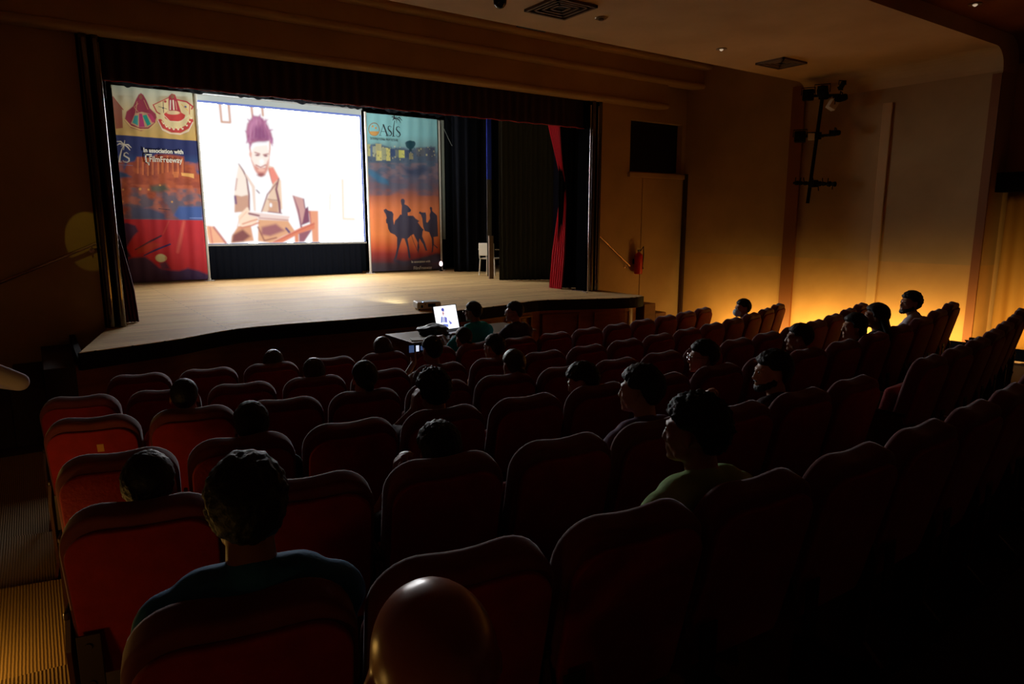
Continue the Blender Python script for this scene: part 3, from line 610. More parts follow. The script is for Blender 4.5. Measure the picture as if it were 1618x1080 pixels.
# sliced logo letters, cream
cr = (226, 214, 190); a.origin(170, 120, 6.35)
a.line([(165, 735), (140, 800), (128, 860), (122, 918)], [6, 10, 13, 16], cr); a.line([(105, 922), (142, 922)], 5, cr); a.line([(88, 815), (104, 870), (100, 910), (86, 922)], 9, cr)
for p in ([(160, 735), (130, 705), (95, 706)], [(160, 740), (120, 728), (98, 745)], [(165, 735), (170, 695)], [(168, 738), (205, 740), (236, 770)], [(168, 742), (200, 765), (222, 796)], [(158, 745), (135, 755)], [(165, 745), (160, 795)]): a.line(p, [9, 13, 5][:len(p)] if len(p) == 3 else [9, 4], cr)
a.line([(208, 838), (188, 822), (168, 832), (165, 855), (190, 870), (214, 885), (216, 910), (195, 926), (165, 920), (157, 905)], [4, 6, 9, 12, 13, 13, 10, 7, 5, 4], cr); a.line([(100, 950), (250, 958)], 5, (120, 120, 150))
a.mesh('printed_cloth', 1.63, 4.12, print_mat('banner_print_left'), bl, ripple=ripple_l, loc=(0, 0, 4.12))
bm = B(); box(bm, -.01, 1.64, .05, .09, 4.07, 4.13); obj('top_rail', bm, mat('white_pole', lin(200, 192, 176), .5), bl)
creamm = mat('cream_print', lin(236, 228, 206), .7)
def at_banner(px, py, base, Y): p = ony(px, py, Y); return (p.x-base[0], p.y-base[1], p.z-base[2])
text('lettering', 'In association with', .125, creamm, bl, at_banner(258.5, 238.8, (1.70, 17.05, 1.0), 16.98), offset=.004, sx=.84)
text('lettering', 'FilmFreeway', .17, creamm, bl, at_banner(262, 252.5, (1.70, 17.05, 1.0), 16.98), offset=.002, sx=.76)
bm = B(); p = at_banner(236.5, 250.5, (1.70, 17.05, 1.0), 16.98)
for x0, x1, z0, z1 in ((-.085, -.06, -.1, .09), (-.085, .05, .07, .095), (-.085, -.01, -.1, -.078), (-.035, -.015, -.14, -.08)): box(bm, p[0]+x0, p[0]+x1, p[1]-.002, p[1]+.002, p[2]+z0, p[2]+z1)
obj('bracket_emblem', bm, creamm, bl)

# ---------------------------------------------------------------- right banner
br_ = thing('festival_banner', 'tall printed banner with camel riders and OASIS logo right of the screen', 'banner', (7.36, 17.05, 1.0))
a = Art(250, 560, [(577, 181), (690, 191), (692, 425), (579, 431)], (150, 200, 200))
a.ygrad([(180, (150, 206, 204)), (215, (140, 196, 196)), (232, (124, 160, 160)), (250, (98, 104, 116)), (275, (84, 84, 104)), (296, (112, 80, 86)), (310, (170, 92, 66)), (330, (224, 122, 70)), (370, (232, 128, 66)), (392, (200, 84, 44)), (402, (150, 44, 38)), (414, (110, 40, 44)), (418, (70, 52, 62)), (432, (66, 56, 68))])
a.noise(7, 26, 21, .5, .3, (575, 700, 240, 310), (70, 84, 104), .6)
a.origin(560, 170, 8.306)
rs = random.Random(4)
a.poly([(130, 500), (300, 480), (460, 540), (640, 530), (700, 560), (840, 530), (1050, 520), (1060, 760), (130, 760)], (74, 88, 106), soft=2)
for x0, x1, y0, y1, c in ((130, 190, 485, 640, (196, 186, 120)), (185, 215, 500, 640, (90, 110, 140)), (215, 262, 510, 650, (170, 170, 140)), (255, 335, 480, 700, (190, 180, 130)), (335, 400, 530, 690, (160, 160, 120)), (395, 455, 535, 700, (224, 210, 120)), (270, 335, 570, 690, (214, 200, 116)), (455, 520, 545, 640, (44, 66, 104)), (520, 570, 560, 650, (110, 116, 110)), (568, 645, 560, 660, (210, 204, 100)), (645, 720, 560, 660, (52, 66, 96)), (700, 760, 600, 680, (150, 140, 100)), (800, 920, 530, 640, (96, 96, 100)), (930, 1050, 525, 700, (76, 80, 96))):
    a.poly([(x0, y0), (x1, y0+4), (x1, y1), (x0, y1)], c, soft=.6, a=.85)
for _ in range(70):
    x = rs.uniform(135, 1040); y = rs.uniform(500, 700); s = rs.uniform(8, 20); a.poly([(x, y), (x+s, y), (x+s, y+s*1.3), (x, y+s*1.3)], rs.choice([(50, 60, 80), (220, 206, 140), (90, 90, 110), (40, 50, 66)]), soft=.5, a=.55)
a.noise(8, 30, 22, .5, .25, (577, 692, 256, 284), (150, 110, 106), .5)
a.poly([(130, 780), (200, 820), (330, 900), (420, 960), (420, 1010), (280, 980), (150, 870)], (56, 100, 130), soft=2.5); a.poly([(600, 760), (720, 800), (900, 760), (1000, 820), (800, 900), (650, 880)], (60, 66, 90), soft=4)
a.ell(722, 495, 62, 56, (20, 66, 76), soft=.8); a.ell(690, 475, 34, 26, (20, 66, 76), soft=.8); a.ell(765, 480, 28, 34, (20, 66, 76)); a.poly([(705, 540), (740, 540), (745, 575), (700, 575)], (30, 60, 70))
# logo
dk = (24, 22, 30); tan = (214, 156, 84)
a.ell(242, 300, 75, 85, (150, 112, 70), soft=.35, ring=9); ys_ = a._p([(0, 325)])[0][1]
d = 1-np.hypot((a.x-(560+242/8.306))/(70/8.306), (a.y-(170+300/8.306))/(80/8.306)); a.put(np.clip(d*9+.5, 0, 1)*np.clip((a.y-ys_)*1.6+.5, 0, 1), tan)
a.ell(222, 262, 13, 15, tan, soft=.3); a.ell(263, 283, 12, 14, tan, soft=.3)
a.line([(318, 375), (365, 245)], 6, dk, .35); a.line([(365, 242), (412, 378)], 17, dk, .35); a.line([(338, 325), (395, 330)], 5, dk, .3); a.line([(308, 376), (338, 377)], 5, dk, .3); a.line([(392, 380), (428, 382)], 6, dk, .3)
def S(x, y, w, h):
    P = [(.88, .12), (.55, 0), (.18, .08), (.1, .28), (.4, .46), (.78, .6), (.95, .8), (.7, .98), (.3, 1), (.02, .82)]
    a.line([(x+u*w, y+v*h) for u, v in P], [5, 6, 11, 14, 17, 17, 14, 10, 6, 5], dk, .35)
S(420, 255, 62, 125); S(532, 262, 66, 130)
a.line([(520, 190), (508, 250), (502, 310), (500, 382)], [8, 11, 14, 17], dk, .35); a.line([(482, 386), (522, 388)], 6, dk, .3)
for p in ([(530, 160), (510, 118), (472, 100)], [(530, 165), (500, 140), (478, 142)], [(532, 170), (508, 162), (496, 186)], [(540, 155), (552, 112)], [(545, 160), (585, 150), (622, 186)], [(545, 168), (580, 178), (602, 218)], [(542, 180), (545, 222)], [(534, 160), (548, 172)]):
    a.line(p, [10, 15, 5] if len(p) == 3 else [9, 4], dk, .35)
# camels
a.origin(560, 300, 7.713); dk2 = (62, 54, 72)
a.poly([(318, 240), (345, 225), (370, 245), (430, 262), (446, 290), (440, 350), (448, 420), (462, 370), (500, 335), (530, 295), (555, 300), (620, 310), (690, 310), (720, 345), (765, 375), (745, 390), (790, 450), (820, 480), (808, 500), (800, 560), (830, 640), (855, 740), (835, 740), (810, 660), (765, 590), (752, 640), (760, 700), (738, 790), (730, 700), (738, 640), (700, 560), (690, 535), (650, 555), (605, 595), (622, 700), (640, 820), (625, 850), (610, 820), (600, 700), (570, 590), (545, 590), (520, 660), (495, 740), (470, 840), (430, 865), (455, 800), (478, 700), (482, 580), (455, 545), (400, 520), (370, 470), (362, 410), (345, 400), (342, 360), (355, 340), (340, 290), (322, 262)], dk2, soft=.5)
a.poly([(540, 125), (550, 104), (575, 104), (588, 125), (582, 170), (620, 190), (665, 238), (655, 262), (615, 272), (618, 320), (545, 320), (548, 250), (552, 190), (545, 160)], dk2, soft=.4); a.line([(660, 545), (690, 640), (730, 740)], 7, (90, 50, 50))
a.poly([(760, 275), (775, 256), (800, 268), (845, 268), (852, 300), (850, 385), (862, 395), (895, 345), (890, 300), (905, 255), (893, 215), (905, 198), (925, 210), (925, 250), (960, 280), (985, 310), (990, 560), (935, 570), (940, 660), (985, 700), (980, 712), (935, 670), (925, 750), (905, 770), (915, 690), (912, 590), (880, 510), (830, 495), (815, 440), (805, 340), (790, 296)], dk2, soft=.5)
a.line([(450, 870), (560, 905), (760, 880), (980, 830)], [40, 60, 90, 120], dk2, soft=2)
a.mesh('printed_cloth', 2.05, 4.05, print_mat('banner_print_right'), br_, ripple=ripple_l, loc=(0, 0, 4.05))
bm = B(); box(bm, -.01, 2.06, .05, .09, 4.0, 4.06); obj('top_rail', bm, MATS['white_pole'], br_)
b0 = (7.36, 17.05, 1.0)
text('lettering', 'INTERNATIONAL FILM FESTIVAL', .07, mat('ink', lin(40, 50, 56), .7), br_, at_banner(607.5, 221, b0, 16.98), rot=(math.pi/2, 0, 0), sx=.78)
text('lettering', 'In association with', .09, creamm, br_, at_banner(665, 413, b0, 16.98), sx=.86)
text('lettering', 'FilmFreeway', .13, creamm, br_, at_banner(668, 423, b0, 16.98), sx=.86)
# slim poles holding banners and the pale board
for lab, px, h in (('white upright pole between the left banner and the screen', 3.31, 4.2), ('white upright pole between the screen and the camel banner', 7.30, 4.1), ('white upright pole on the right edge of the camel banner', 9.44, 4.05)):
    t = thing('banner_pole', lab, 'pole', (px, 17.0, .96)); bm = B(); tube(bm, [(0, 0, .01), (0, 0, h)], .028, 10); obj('pole', bm, MATS['white_pole'], t)
    bm = B(); lathe(bm, [(.12, .0), (.12, .012), (.04, .02), (.035, .06)], 16); obj('foot', bm, MATS['white_pole'], t)
pb = thing('display_board', 'narrow pale upright board behind the camel banner', 'board', (9.5, 17.45, .96)); bm = B(); box(bm, 0, .34, 0, .03, .85, 4.15, bevel=.004); obj('panel', bm, mat('pale_board', lin(150, 148, 128), .8), pb)
bm = B(); box(bm, .02, .32, .005, .03, .004, .85); obj('lower_panel', bm, black_paint, pb)
tag(obj('string', (lambda b: (tube(b, [(9.45, 16.95, 5.0), (9.62, 16.7, 4.4), (10.0, 16.3, 3.55)], .008, 6), b)[1])(B()), mat('grey_string', lin(120, 122, 116), .8)), 'thin grey cord slanting down right of the camel banner', 'cord')

# ---------------------------------------------------------------- small things on the stage
pj = thing('projector', 'grey video projector at the front edge of the stage', 'projector', (5.0, 9.5, .96), R(-14))
pjm = mat('projector_grey', lin(215, 212, 200), .45); bm = B(); box(bm, -.19, .19, -.15, .15, .02, .125, bevel=.018); obj('housing', bm, pjm, pj)
bm = B()
for x, y in ((-.15, -.11), (.15, -.11), (-.15, .11), (.15, .11)): lathe(bm, [(.015, 0), (.015, .03)], 10, Matrix.Translation((x, y, 0)))
obj('feet', bm, black_paint, pj)
bm = B(); lathe(bm, [(.045, 0), (.045, .03), (.03, .035)], 20, Matrix.Translation((-.08, .145, .075)) @ Matrix.Rotation(-math.pi/2, 4, 'X')); obj('lens', bm, mat('lens_glass', lin(30, 34, 50), .1), pj)
bm = B(); lathe(bm, [(.008, 0), (.008, .006)], 12, Matrix.Translation((-.09, -.1, .122))); obj('status_light', bm, mat('blue_led', (.1, .2, 1), .4, emit=(.25, .45, 1, 12)), pj)
bm = B(); box(bm, -.13, -.1, -.153, -.148, .04, .08); box(bm, -.02, .1, -.153, -.148, .05, .1); box(bm, -.07, -.055, -.155, -.148, .085, .1); obj('socket_panel', bm, black_paint, pj)
L = lamp('projector_light', (4.93, 9.74, 1.07), 2500, (.86, .96, 1.0), .03, 'SPOT'); d = Vector((5.6, 17.2, 4.1))-Vector(L.location); L.rotation_euler = d.to_track_quat('-Z', 'Y').to_euler(); L.data.spot_size = R(66); L.data.spot_blend = .85
# white plastic chair
pc = thing('plastic_chair', 'white plastic chair half hidden by the olive wing curtain', 'chair', (9.62, 14.75, .96), R(-60)); wm = mat('white_plastic', lin(214, 206, 184), .4)
bm = B(); box(bm, -.22, .22, -.2, .22, .41, .44, bevel=.012); obj('seat', bm, wm, pc)
for x, y in ((-.2, -.18), (.2, -.18), (-.2, .2), (.2, .2)):
    bm = B(); tube(bm, [(x*1.12, y*1.12, 0), (x, y, .42)], .018, 8); obj('leg', bm, wm, pc)
bm = B(); box(bm, -.21, .21, -.25, -.22, .5, .82, bevel=.012); tube(bm, [(-.2, -.22, .43), (-.2, -.235, .8)], .016, 8); tube(bm, [(.2, -.22, .43), (.2, -.235, .8)], .016, 8); obj('backrest', bm, wm, pc)
for s in (-1, 1):
    bm = B(); tube(bm, [(.22*s, .2, .43), (.235*s, .2, .64), (.235*s, -.2, .66)], .016, 8); obj('armrest', bm, wm, pc)
bdm = mat('brown_board', lin(130, 104, 80), .7)
bb = tag(obj('wooden_plank', (lambda b: (box(b, -.06, .06, -.02, .02, 0, 1.02, bevel=.004), b)[1])(B()), bdm, loc=(8.98, 13.75, .96)), 'brown wooden plank leaning upright at the olive curtain edge', 'plank')
# equipment rack behind the red curtain
rk = thing('equipment_rack', 'tall equipment rack with a green light behind the red curtain', 'rack', (10.55, 12.75, .96), R(-30)); bm = B(); box(bm, -.25, .25, -.25, .25, 0, 1.45, bevel=.01); obj('cabinet', bm, black_paint, rk)
rm = mat('rack_unit', lin(70, 66, 60), .5)
for k in range(6):
    bm = B(); box(bm, -.22, .22, -.28, -.25, .1+k*.22, .28+k*.22, bevel=.006); u = obj('rack_unit', bm, rm, rk)
    if k == 3: bm = B(); box(bm, -.16, .0, -.286, -.28, .84, .87); obj('green_light', bm, mat('green_led', (.05, .8, .2), .4, emit=(.1, 1, .35, 1.6)), u)
sl = thing('floor_light', 'small bright pinkish lamp on the stage floor by the wing curtain', 'lamp', (9.28, 16.75, .96)); bm = B(); lathe(bm, [(.05, 0), (.05, .02), (.02, .03), (.02, .14)], 12); obj('stand', bm, black_paint, sl)
bm = B(); ell(bm, (0, 0, .2), (.05, .05, .075)); obj('bulb', bm, mat('lamp_bulb', (1, .8, .8), .4, emit=(1, .72, .74, 2.2)), sl, smooth=True)
bm = B(); tube(bm, [(9.0, 10.9, .967), (8.93, 10.6, .967), (8.75, 10.45, .967), (8.8, 10.2, .967), (8.66, 9.9, .967)], .009, 6); tag(obj('cable', bm, mat('cable_brown', lin(90, 50, 30), .7)), 'dark cable lying on the stage beside the red curtain', 'cable')

# ---------------------------------------------------------------- rails, extinguisher, wall fixtures
railm = mat('rail_metal', lin(205, 175, 155), .25, .9)
def rail(label, a, b, Y):
    t = thing('handrail', label, 'handrail', (0, 0, 0)); bm = B(); A = ony(*a, Y-.08); Bq = ony(*b, Y-.08); tube(bm, [A, Bq], .02, 12); obj('rail', bm, railm, t)
    for p in (A.lerp(Bq, .04), A.lerp(Bq, .93)):
        bm = B(); tube(bm, [p, (p.x, Y-.08, p.z-.06), (p.x, Y, p.z-.07)], .009, 8); lathe(bm, [(.03, 0), (.03, .008)], 12, Matrix.Translation((p.x, Y-.008, p.z-.07)) @ Matrix.Rotation(-math.pi/2, 4, 'X')); obj('bracket', bm, railm, t)
rail('metal handrail sloping down the wall left of the stage', (152, 384), (-45, 465), 10.2)
rail('metal handrail sloping down to the red fire extinguisher', (944, 370), (995, 420), 10.2)
fe = thing('fire_extinguisher', 'red fire extinguisher hung on the yellow wall beside the stage', 'fire extinguisher', (10.2, 10.08, 1.25)); redp = mat('red_paint', lin(190, 24, 16), .35)
bm = B(); lathe(bm, [(.0, 0), (.075, .0), (.085, .015), (.085, .36), (.075, .4), (.03, .43), (.022, .45)], 24); obj('cylinder', bm, redp, fe, smooth=True)
bm = B(); lathe(bm, [(.02, .44), (.028, .46), (.028, .49)], 12); box(bm, -.06, .03, -.012, .012, .49, .5); box(bm, -.07, .03, -.012, .012, .52, .53); obj('valve_head', bm, mat('chrome', lin(190, 190, 180), .25, .9), fe)
bm = B(); tube(bm, [(.02, -.03, .47), (.09, -.04, .56), (.11, -.03, .4), (.1, -.02, .15), (.105, -.02, .1)], [.01, .01, .01, .012, .022], 8); obj('hose', bm, black_paint, fe)
bm = B(); box(bm, -.05, .05, .085, .12, .2, .3); obj('wall_bracket', bm, black_paint, fe)
# pipe stand with lamps on the right wall
def wx(px, py, X): return onx(px, py, X)
lp = thing('lighting_bar', 'vertical black lighting pipe with three cross bars on the yellow wall', 'lighting bar', (11.45, 7.2, 0)); o0 = Vector((11.45, 7.2, 0))
T = wx(1301, 142, 11.4); Bt = wx(1276, 321, 11.4)
bm = B(); tube(bm, [T-o0, Bt-o0], .03, 12); obj('pipe', bm, black_paint, lp)
bars = []
for k, (l, r_, y) in enumerate((((1276, 152), (1328, 150), 0), ((1262, 216), (1320, 213), 0), ((1254, 289), (1318, 291), 0))):
    a_, b_ = wx(*l, 11.36), wx(*r_, 11.36); bars.append((a_, b_)); bm = B(); tube(bm, [a_-o0, b_-o0], .022, 10); obj('cross_bar', bm, black_paint, lp)
    m_ = a_.lerp(b_, .5); bm = B(); box(bm, -.06, .06, -.06, .06, -.06, .06, M=Matrix.Translation(m_-o0), bevel=.01); tube(bm, [m_-o0, (m_-o0)+Vector((.2, 0, 0))], .016, 8); obj('clamp', bm, black_paint, lp)
bm = B(); rr = random.Random(3); a_, b_ = bars[2]
for i in range(9):
    p = a_.lerp(b_, .04+i*.115)-o0; lathe(bm, [(.03+.02*rr.random(), 0), (.03+.02*rr.random(), .05)], 8, Matrix.Translation(p) @ Matrix.Rotation(R(90), 4, 'X')); tube(bm, [p, p+Vector((0, .02*rr.uniform(-1, 1), rr.choice((-.12, -.09, .08, .1))))], .009, 6)
obj('empty_clamps', bm, black_paint, lp)
def spot_fix(label, p, yaw, pitch, s=1.0, white=False, square=True):
    t = thing('stage_light', label, 'stage light', p, 0)
    M = Matrix.Rotation(yaw, 4, 'Z') @ Matrix.Rotation(pitch, 4, 'X'); bm = B()
    if square: box(bm, -.09*s, .09*s, -.13*s, .1*s, -.09*s, .09*s, M=M, bevel=.015*s)
    else: lathe(bm, [(.05*s, -.12*s), (.07*s, -.08*s), (.075*s, .1*s), (.085*s, .13*s)], 16, M @ Matrix.Rotation(R(90), 4, 'X'))
    obj('lamp_housing', bm, mat('white_metal', lin(214, 200, 180), .5) if white else black_paint, t)
    bm = B(); box(bm, -.075*s, .075*s, -.14*s, -.132*s, -.075*s, .075*s, M=M); obj('lens', bm, mat('lamp_lens', lin(60, 58, 50), .2), t)
    bm = B(); tube(bm, [M @ Vector((-.11*s, 0, 0)), M @ Vector((-.11*s, 0, 0))+Vector((0, 0, .12*s)), M @ Vector((.11*s, 0, 0))+Vector((0, 0, .12*s)), M @ Vector((.11*s, 0, 0))], .008, 6); obj('yoke', bm, black_paint, t)
wh = R(120)
spot_fix('black box stage light at the left of the top cross bar', wx(1277, 150, 11.3), wh, R(-5), 1.0)
spot_fix('black round stage light in the middle of the top cross bar', wx(1299, 146, 11.25), wh, R(-20), 1.1, square=False)
spot_fix('white stage light tilted down below the top cross bar', wx(1315, 166, 11.25), R(60), R(-60), .72, white=True)
spot_fix('black stage light at the right of the top cross bar', wx(1329, 155, 11.3), R(200), R(10), .8, square=False)
spot_fix('small black stage light pointing up on the top cross bar', wx(1331, 134, 11.3), R(150), R(40), .55, square=False)
spot_fix('black box stage light at the left of the middle cross bar', wx(1264, 216, 11.3), wh, R(0), 1.0)
spot_fix('small stage light with pale lens on the middle cross bar', wx(1282, 216, 11.3), wh, R(0), .6, white=True)
spot_fix('small black stage light at the right of the middle cross bar', wx(1320, 210, 11.3), R(200), R(0), .65, square=False)
# ceiling: vents, downlights, camera dome
def vent(label, cx, cy, w, d, z):
    t = thing('ceiling_vent', label, 'vent', (cx, cy, z)); bm = B()
    for i in range(4): s = 1-i*.22; box(bm, -w*s/2, w*s/2, -d*s/2, -d*s/2+.03, -.03+.004*i, 0); box(bm, -w*s/2, w*s/2, d*s/2-.03, d*s/2, -.03+.004*i, 0); box(bm, -w*s/2, -w*s/2+.03, -d*s/2, d*s/2, -.03+.004*i, 0); box(bm, w*s/2-.03, w*s/2, -d*s/2, d*s/2, -.03+.004*i, 0)
    obj('frame', bm, mat('vent_metal', lin(110, 84, 56), .7), t); bm = B(); box(bm, -w/2+.03, w/2-.03, -d/2+.03, d/2-.03, -.006, 0); obj('duct_opening', bm, black_paint, t)
    return t
vent('dirty square ceiling vent near the ceiling camera', 5.25, 6.55, .6, .6, 4.73); vent('dirty square ceiling vent above the wall stage lights', 9.78, 6.75, .6, .5, 4.73)
soot = mat('soot_mark', lin(70, 50, 34), .9)
def downlight(label, p, z, lit):
    t = thing('ceiling_downlight', label, 'ceiling light', (p.x, p.y, z)); bm = B(); lathe(bm, [(.07, -.012), (.075, -.006), (.075, 0)], 20); obj('rim', bm, mat('rim_metal', lin(170, 150, 120), .3, .7), t)
    bm = B(); lathe(bm, [(.012 if lit else .03, -.03), (.03, -.012)], 14); obj('lamp_face', bm, mat('dim_bulb', (1, .8, .6), .3, emit=(1, .75, .5, .45)) if lit else mat('off_bulb', lin(120, 100, 80), .3), t)
downlight('small ceiling downlight with a bright point above the yellow wall', onz(1140, 77, 4.73), 4.73, True); downlight('small unlit ceiling downlight beside the camera vent', onz(950, 28, 4.73), 4.73, False); downlight('small ceiling downlight on the dark russet ceiling', onz(1541, 6, 4.93), 4.93, True)
p = onz(790, 0, 4.6); t = thing('security_camera', 'dark dome camera hanging from the ceiling near the vent', 'camera', (p.x, p.y, 4.73)); bm = B(); lathe(bm, [(.05, 0), (.05, -.03), (.07, -.04), (.07, -.1)], 16); obj('mount', bm, black_paint, t)
bm = B(); ell(bm, (0, 0, -.13), (.075, .075, .09)); obj('dome', bm, mat('dome_glass', lin(14, 14, 16), .08), t, smooth=True)
bm = B(); q = onz(757, 6, 4.7); rr = random.Random(9); pts = [Vector((p.x-.05, p.y, 4.72))]
for i in range(6): pts.append(Vector((p.x-.08-i*.06, p.y-.1*math.sin(i*1.9), 4.69-.05*math.sin(i*1.4)**2)))
tube(bm, pts, .008, 6); tag(obj('loose_wire', bm, black_paint), 'loose black wires on the ceiling beside the dome camera', 'wire')
tag(obj('access_slot', (lambda b: (box(b, 5.3, 5.75, 7.43, 7.5, 4.732, 4.8), b)[1])(B()), black_paint), 'thin dark slot at the ceiling edge over the stage mouldings', 'slot')
# added unseen spot lamp that throws the yellow disc on the left wall
sp_ = lamp('wall_disc_light', (.45, 7.9, 4.5), 26, (1, .85, .12), .01, 'SPOT'); sp_.rotation_euler = (ony(140, 378, 10.2)-Vector(sp_.location)).to_track_quat('-Z', 'Y').to_euler(); sp_.data.spot_size = R(9); sp_.data.spot_blend = .15
spot_fix('small added unseen black stage light under the ceiling edge aimed at the left wall', Vector((.45, 7.8, 4.58)), R(0), R(-45), .7, square=False)
# floor lamps themselves
for i, (x, y, z, pw) in enumerate(FLOOR_LAMPS):
    t = thing('floor_lamp', ('amber floor lamp at the wall foot near the doorway', 'amber floor lamp at the wall foot behind the row ends', 'amber floor lamp at the wall foot near the lighting bar', 'amber floor lamp at the wall foot nearest the stage')[i], 'lamp', (x, y, z-.1))
    bm = B(); box(bm, -.06, -.02, -.6, .6, 0, .16, bevel=.006); box(bm, -.06, .06, -.6, .6, 0, .02, bevel=.004); obj('lamp_box', bm, black_paint, t)
for i, (x, y, z, pw) in enumerate(LEFT_LAMPS):
    ZQ = ZF[(3, 5, 6)[i]]+.006
    t = thing('step_lamp', ('short amber step lamp on the left aisle beside the fourth row', 'short amber step lamp on the left aisle beside the fifth row', 'short amber step lamp on the left aisle beside the camera')[i], 'lamp', (x, y, ZQ)); bm = B(); lathe(bm, [(.05, 0), (.05, .012), (.012, .02), (.012, z-ZQ-.1)], 12); obj('post', bm, black_paint, t)
    bm = B(); tube(bm, [(0, 0, z-ZQ-.1), (-.1, 0, z-ZQ-.05), (-.1, 0, z-ZQ+.09)], .01, 8); lathe(bm, [(.11, 0), (.02, .03)], 16, Matrix.Translation((-.03, 0, z-ZQ+.08))); obj('lamp_shade', bm, black_paint, t)
# ---------------------------------------------------------------- table with laptop in front of the stage
TZ = .82
A_ = onz(614, 524, TZ); B_ = onz(655, 541, TZ)
tx0, ty0, ty1 = 3.82, 7.62, 8.42
tb = thing('table', 'ochre wooden table with a laptop in front of the stage', 'table', (tx0, ty0, 0)); tm = mat('table_wood', lin(170, 120, 44), .6, noise=(3, lin(140, 94, 34), .3, (1, 6, 1)))
bm = B(); box(bm, -.03, 1.9, -.03, .8, .79, .82, bevel=.006); obj('tabletop', bm, mat('table_top', lin(120, 100, 72), .5), tb)
bm = B(); box(bm, 0, .03, 0, .77, 0, .79); obj('side_panel', bm, tm, tb); bm = B(); box(bm, 1.84, 1.87, 0, .77, 0, .79); obj('side_panel', bm, tm, tb)
bm = B(); box(bm, 0, .62, -.01, .015, 0, .79); obj('front_panel', bm, tm, tb); bm = B(); box(bm, .03, 1.84, .74, .765, .1, .79); obj('back_panel', bm, tm, tb)
la, lb = onz(690.7, 523.3, TZ+.02), onz(727, 518, TZ+.02)
lw = (lb-la).length; lap = thing('laptop', 'open laptop showing the same bright film picture on the table', 'laptop', ((la.x+lb.x)/2, (la.y+lb.y)/2, TZ), math.atan2(lb.y-la.y, lb.x-la.x))
lm = mat('laptop_grey', lin(120, 120, 124), .4, .3); lh = .335
bm = B(); box(bm, -lw/2, lw/2, -.3, .0, 0, .018, bevel=.004); bs = obj('base', bm, lm, lap)
bm = B()
for r_ in range(4):
    for c_ in range(12): box(bm, -lw/2+.04+c_*(lw-.08)/12, -lw/2+.034+(c_+1)*(lw-.08)/12, -.15+r_*.03, -.126+r_*.03, .018, .021)
obj('keyboard', bm, black_paint, bs)
tl = R(-14); lid = obj('lid', (lambda b: (box(b, -lw/2-.008, lw/2+.008, .0, .012, -.004, lh+.012, bevel=.003), b)[1])(B()), black_paint, lap); lid.location = (0, .004, .018); lid.rotation_euler = (tl, 0, 0)
a = Art(110, 80, [(768, 368), (1145, 322), (1178, 588), (815, 640)], (238, 240, 246)); bl_ = (96, 104, 200)
a.poly([(905, 410), (900, 385), (925, 370), (948, 385), (945, 412)], (76, 80, 176), soft=3); a.poly([(912, 415), (945, 415), (940, 455), (930, 472), (915, 450)], (240, 190, 190), soft=3); a.line([(918, 438), (940, 440)], 8, (120, 80, 130), soft=2)
a.poly([(895, 475), (930, 480), (960, 470), (985, 490), (985, 545), (885, 545)], (200, 206, 236), soft=4); a.line([(900, 485), (890, 540)], 16, bl_, soft=3); a.poly([(950, 478), (985, 485), (985, 540), (950, 535)], (120, 120, 210), soft=3); a.poly([(1010, 510), (1070, 545), (1030, 560)], (120, 124, 214), soft=3)
a.poly([(920, 560), (1000, 560), (1000, 590), (900, 600)], (120, 140, 224), soft=4); a.poly([(820, 600), (850, 590), (850, 630), (820, 635)], (110, 110, 200), soft=4); a.line([(890, 590), (910, 615)], 16, (130, 130, 220), soft=4)
a.c = a.c*np.where(a.c.mean(-1, keepdims=True) > .75, 1.5, 1)
pm = a.mesh('display', lw-.02, lh-.01, print_mat('laptop_picture', emit=1.0), lid, loc=(-lw/2+.01, -.0015, lh+.002))
blackstuff = mat('black_bag', lin(20, 20, 22), .5)
def lumpy(name, loc, r, m, seed, label, cat, n=.25):
    bm = B(); bmesh.ops.create_icosphere(bm, subdivisions=4, radius=1)
    for v in bm.verts:
        d = 1+n*(mnoise.noise(v.co*1.7+Vector((seed, 0, 0)))+.5*mnoise.noise(v.co*4+Vector((0, seed, 0)))); v.co = Vector((v.co.x*r[0]*d, v.co.y*r[1]*d, max(v.co.z*r[2]*d, -r[2]*.6)))
    return tag(obj(name, bm, m, smooth=True, loc=loc), label, cat)
lumpy('bag', (4.28, 7.98, TZ+.055), (.22, .18, .09), blackstuff, 3, 'crumpled black bag on the table beside the laptop', 'bag')
bm = B(); box(bm, -.17, .17, -.1, .1, 0, .012, M=Matrix.Rotation(R(-20), 4, 'Z')); tag(obj('paper', bm, mat('white_paper', lin(206, 210, 200), .7), loc=(4.02, 7.74, TZ+.001)), 'white papers on the near left corner of the table', 'paper')
bm = B(); box(bm, -.14, .14, -.1, .1, 0, .02, M=Matrix.Rotation(R(10), 4, 'Z')); tag(obj('notebook', bm, MATS['white_paper'], loc=(5.62, 7.95, TZ+.001)), 'pale notebook on the table between the two men', 'notebook')
bm = B(); box(bm, -.06, .06, -.04, .04, 0, .035, bevel=.006); tag(obj('power_adapter', bm, mat('grey_plastic', lin(150, 150, 150), .4), loc=(4.3, 8.26, TZ+.001)), 'small grey adapter box behind the black bag on the table', 'adapter')

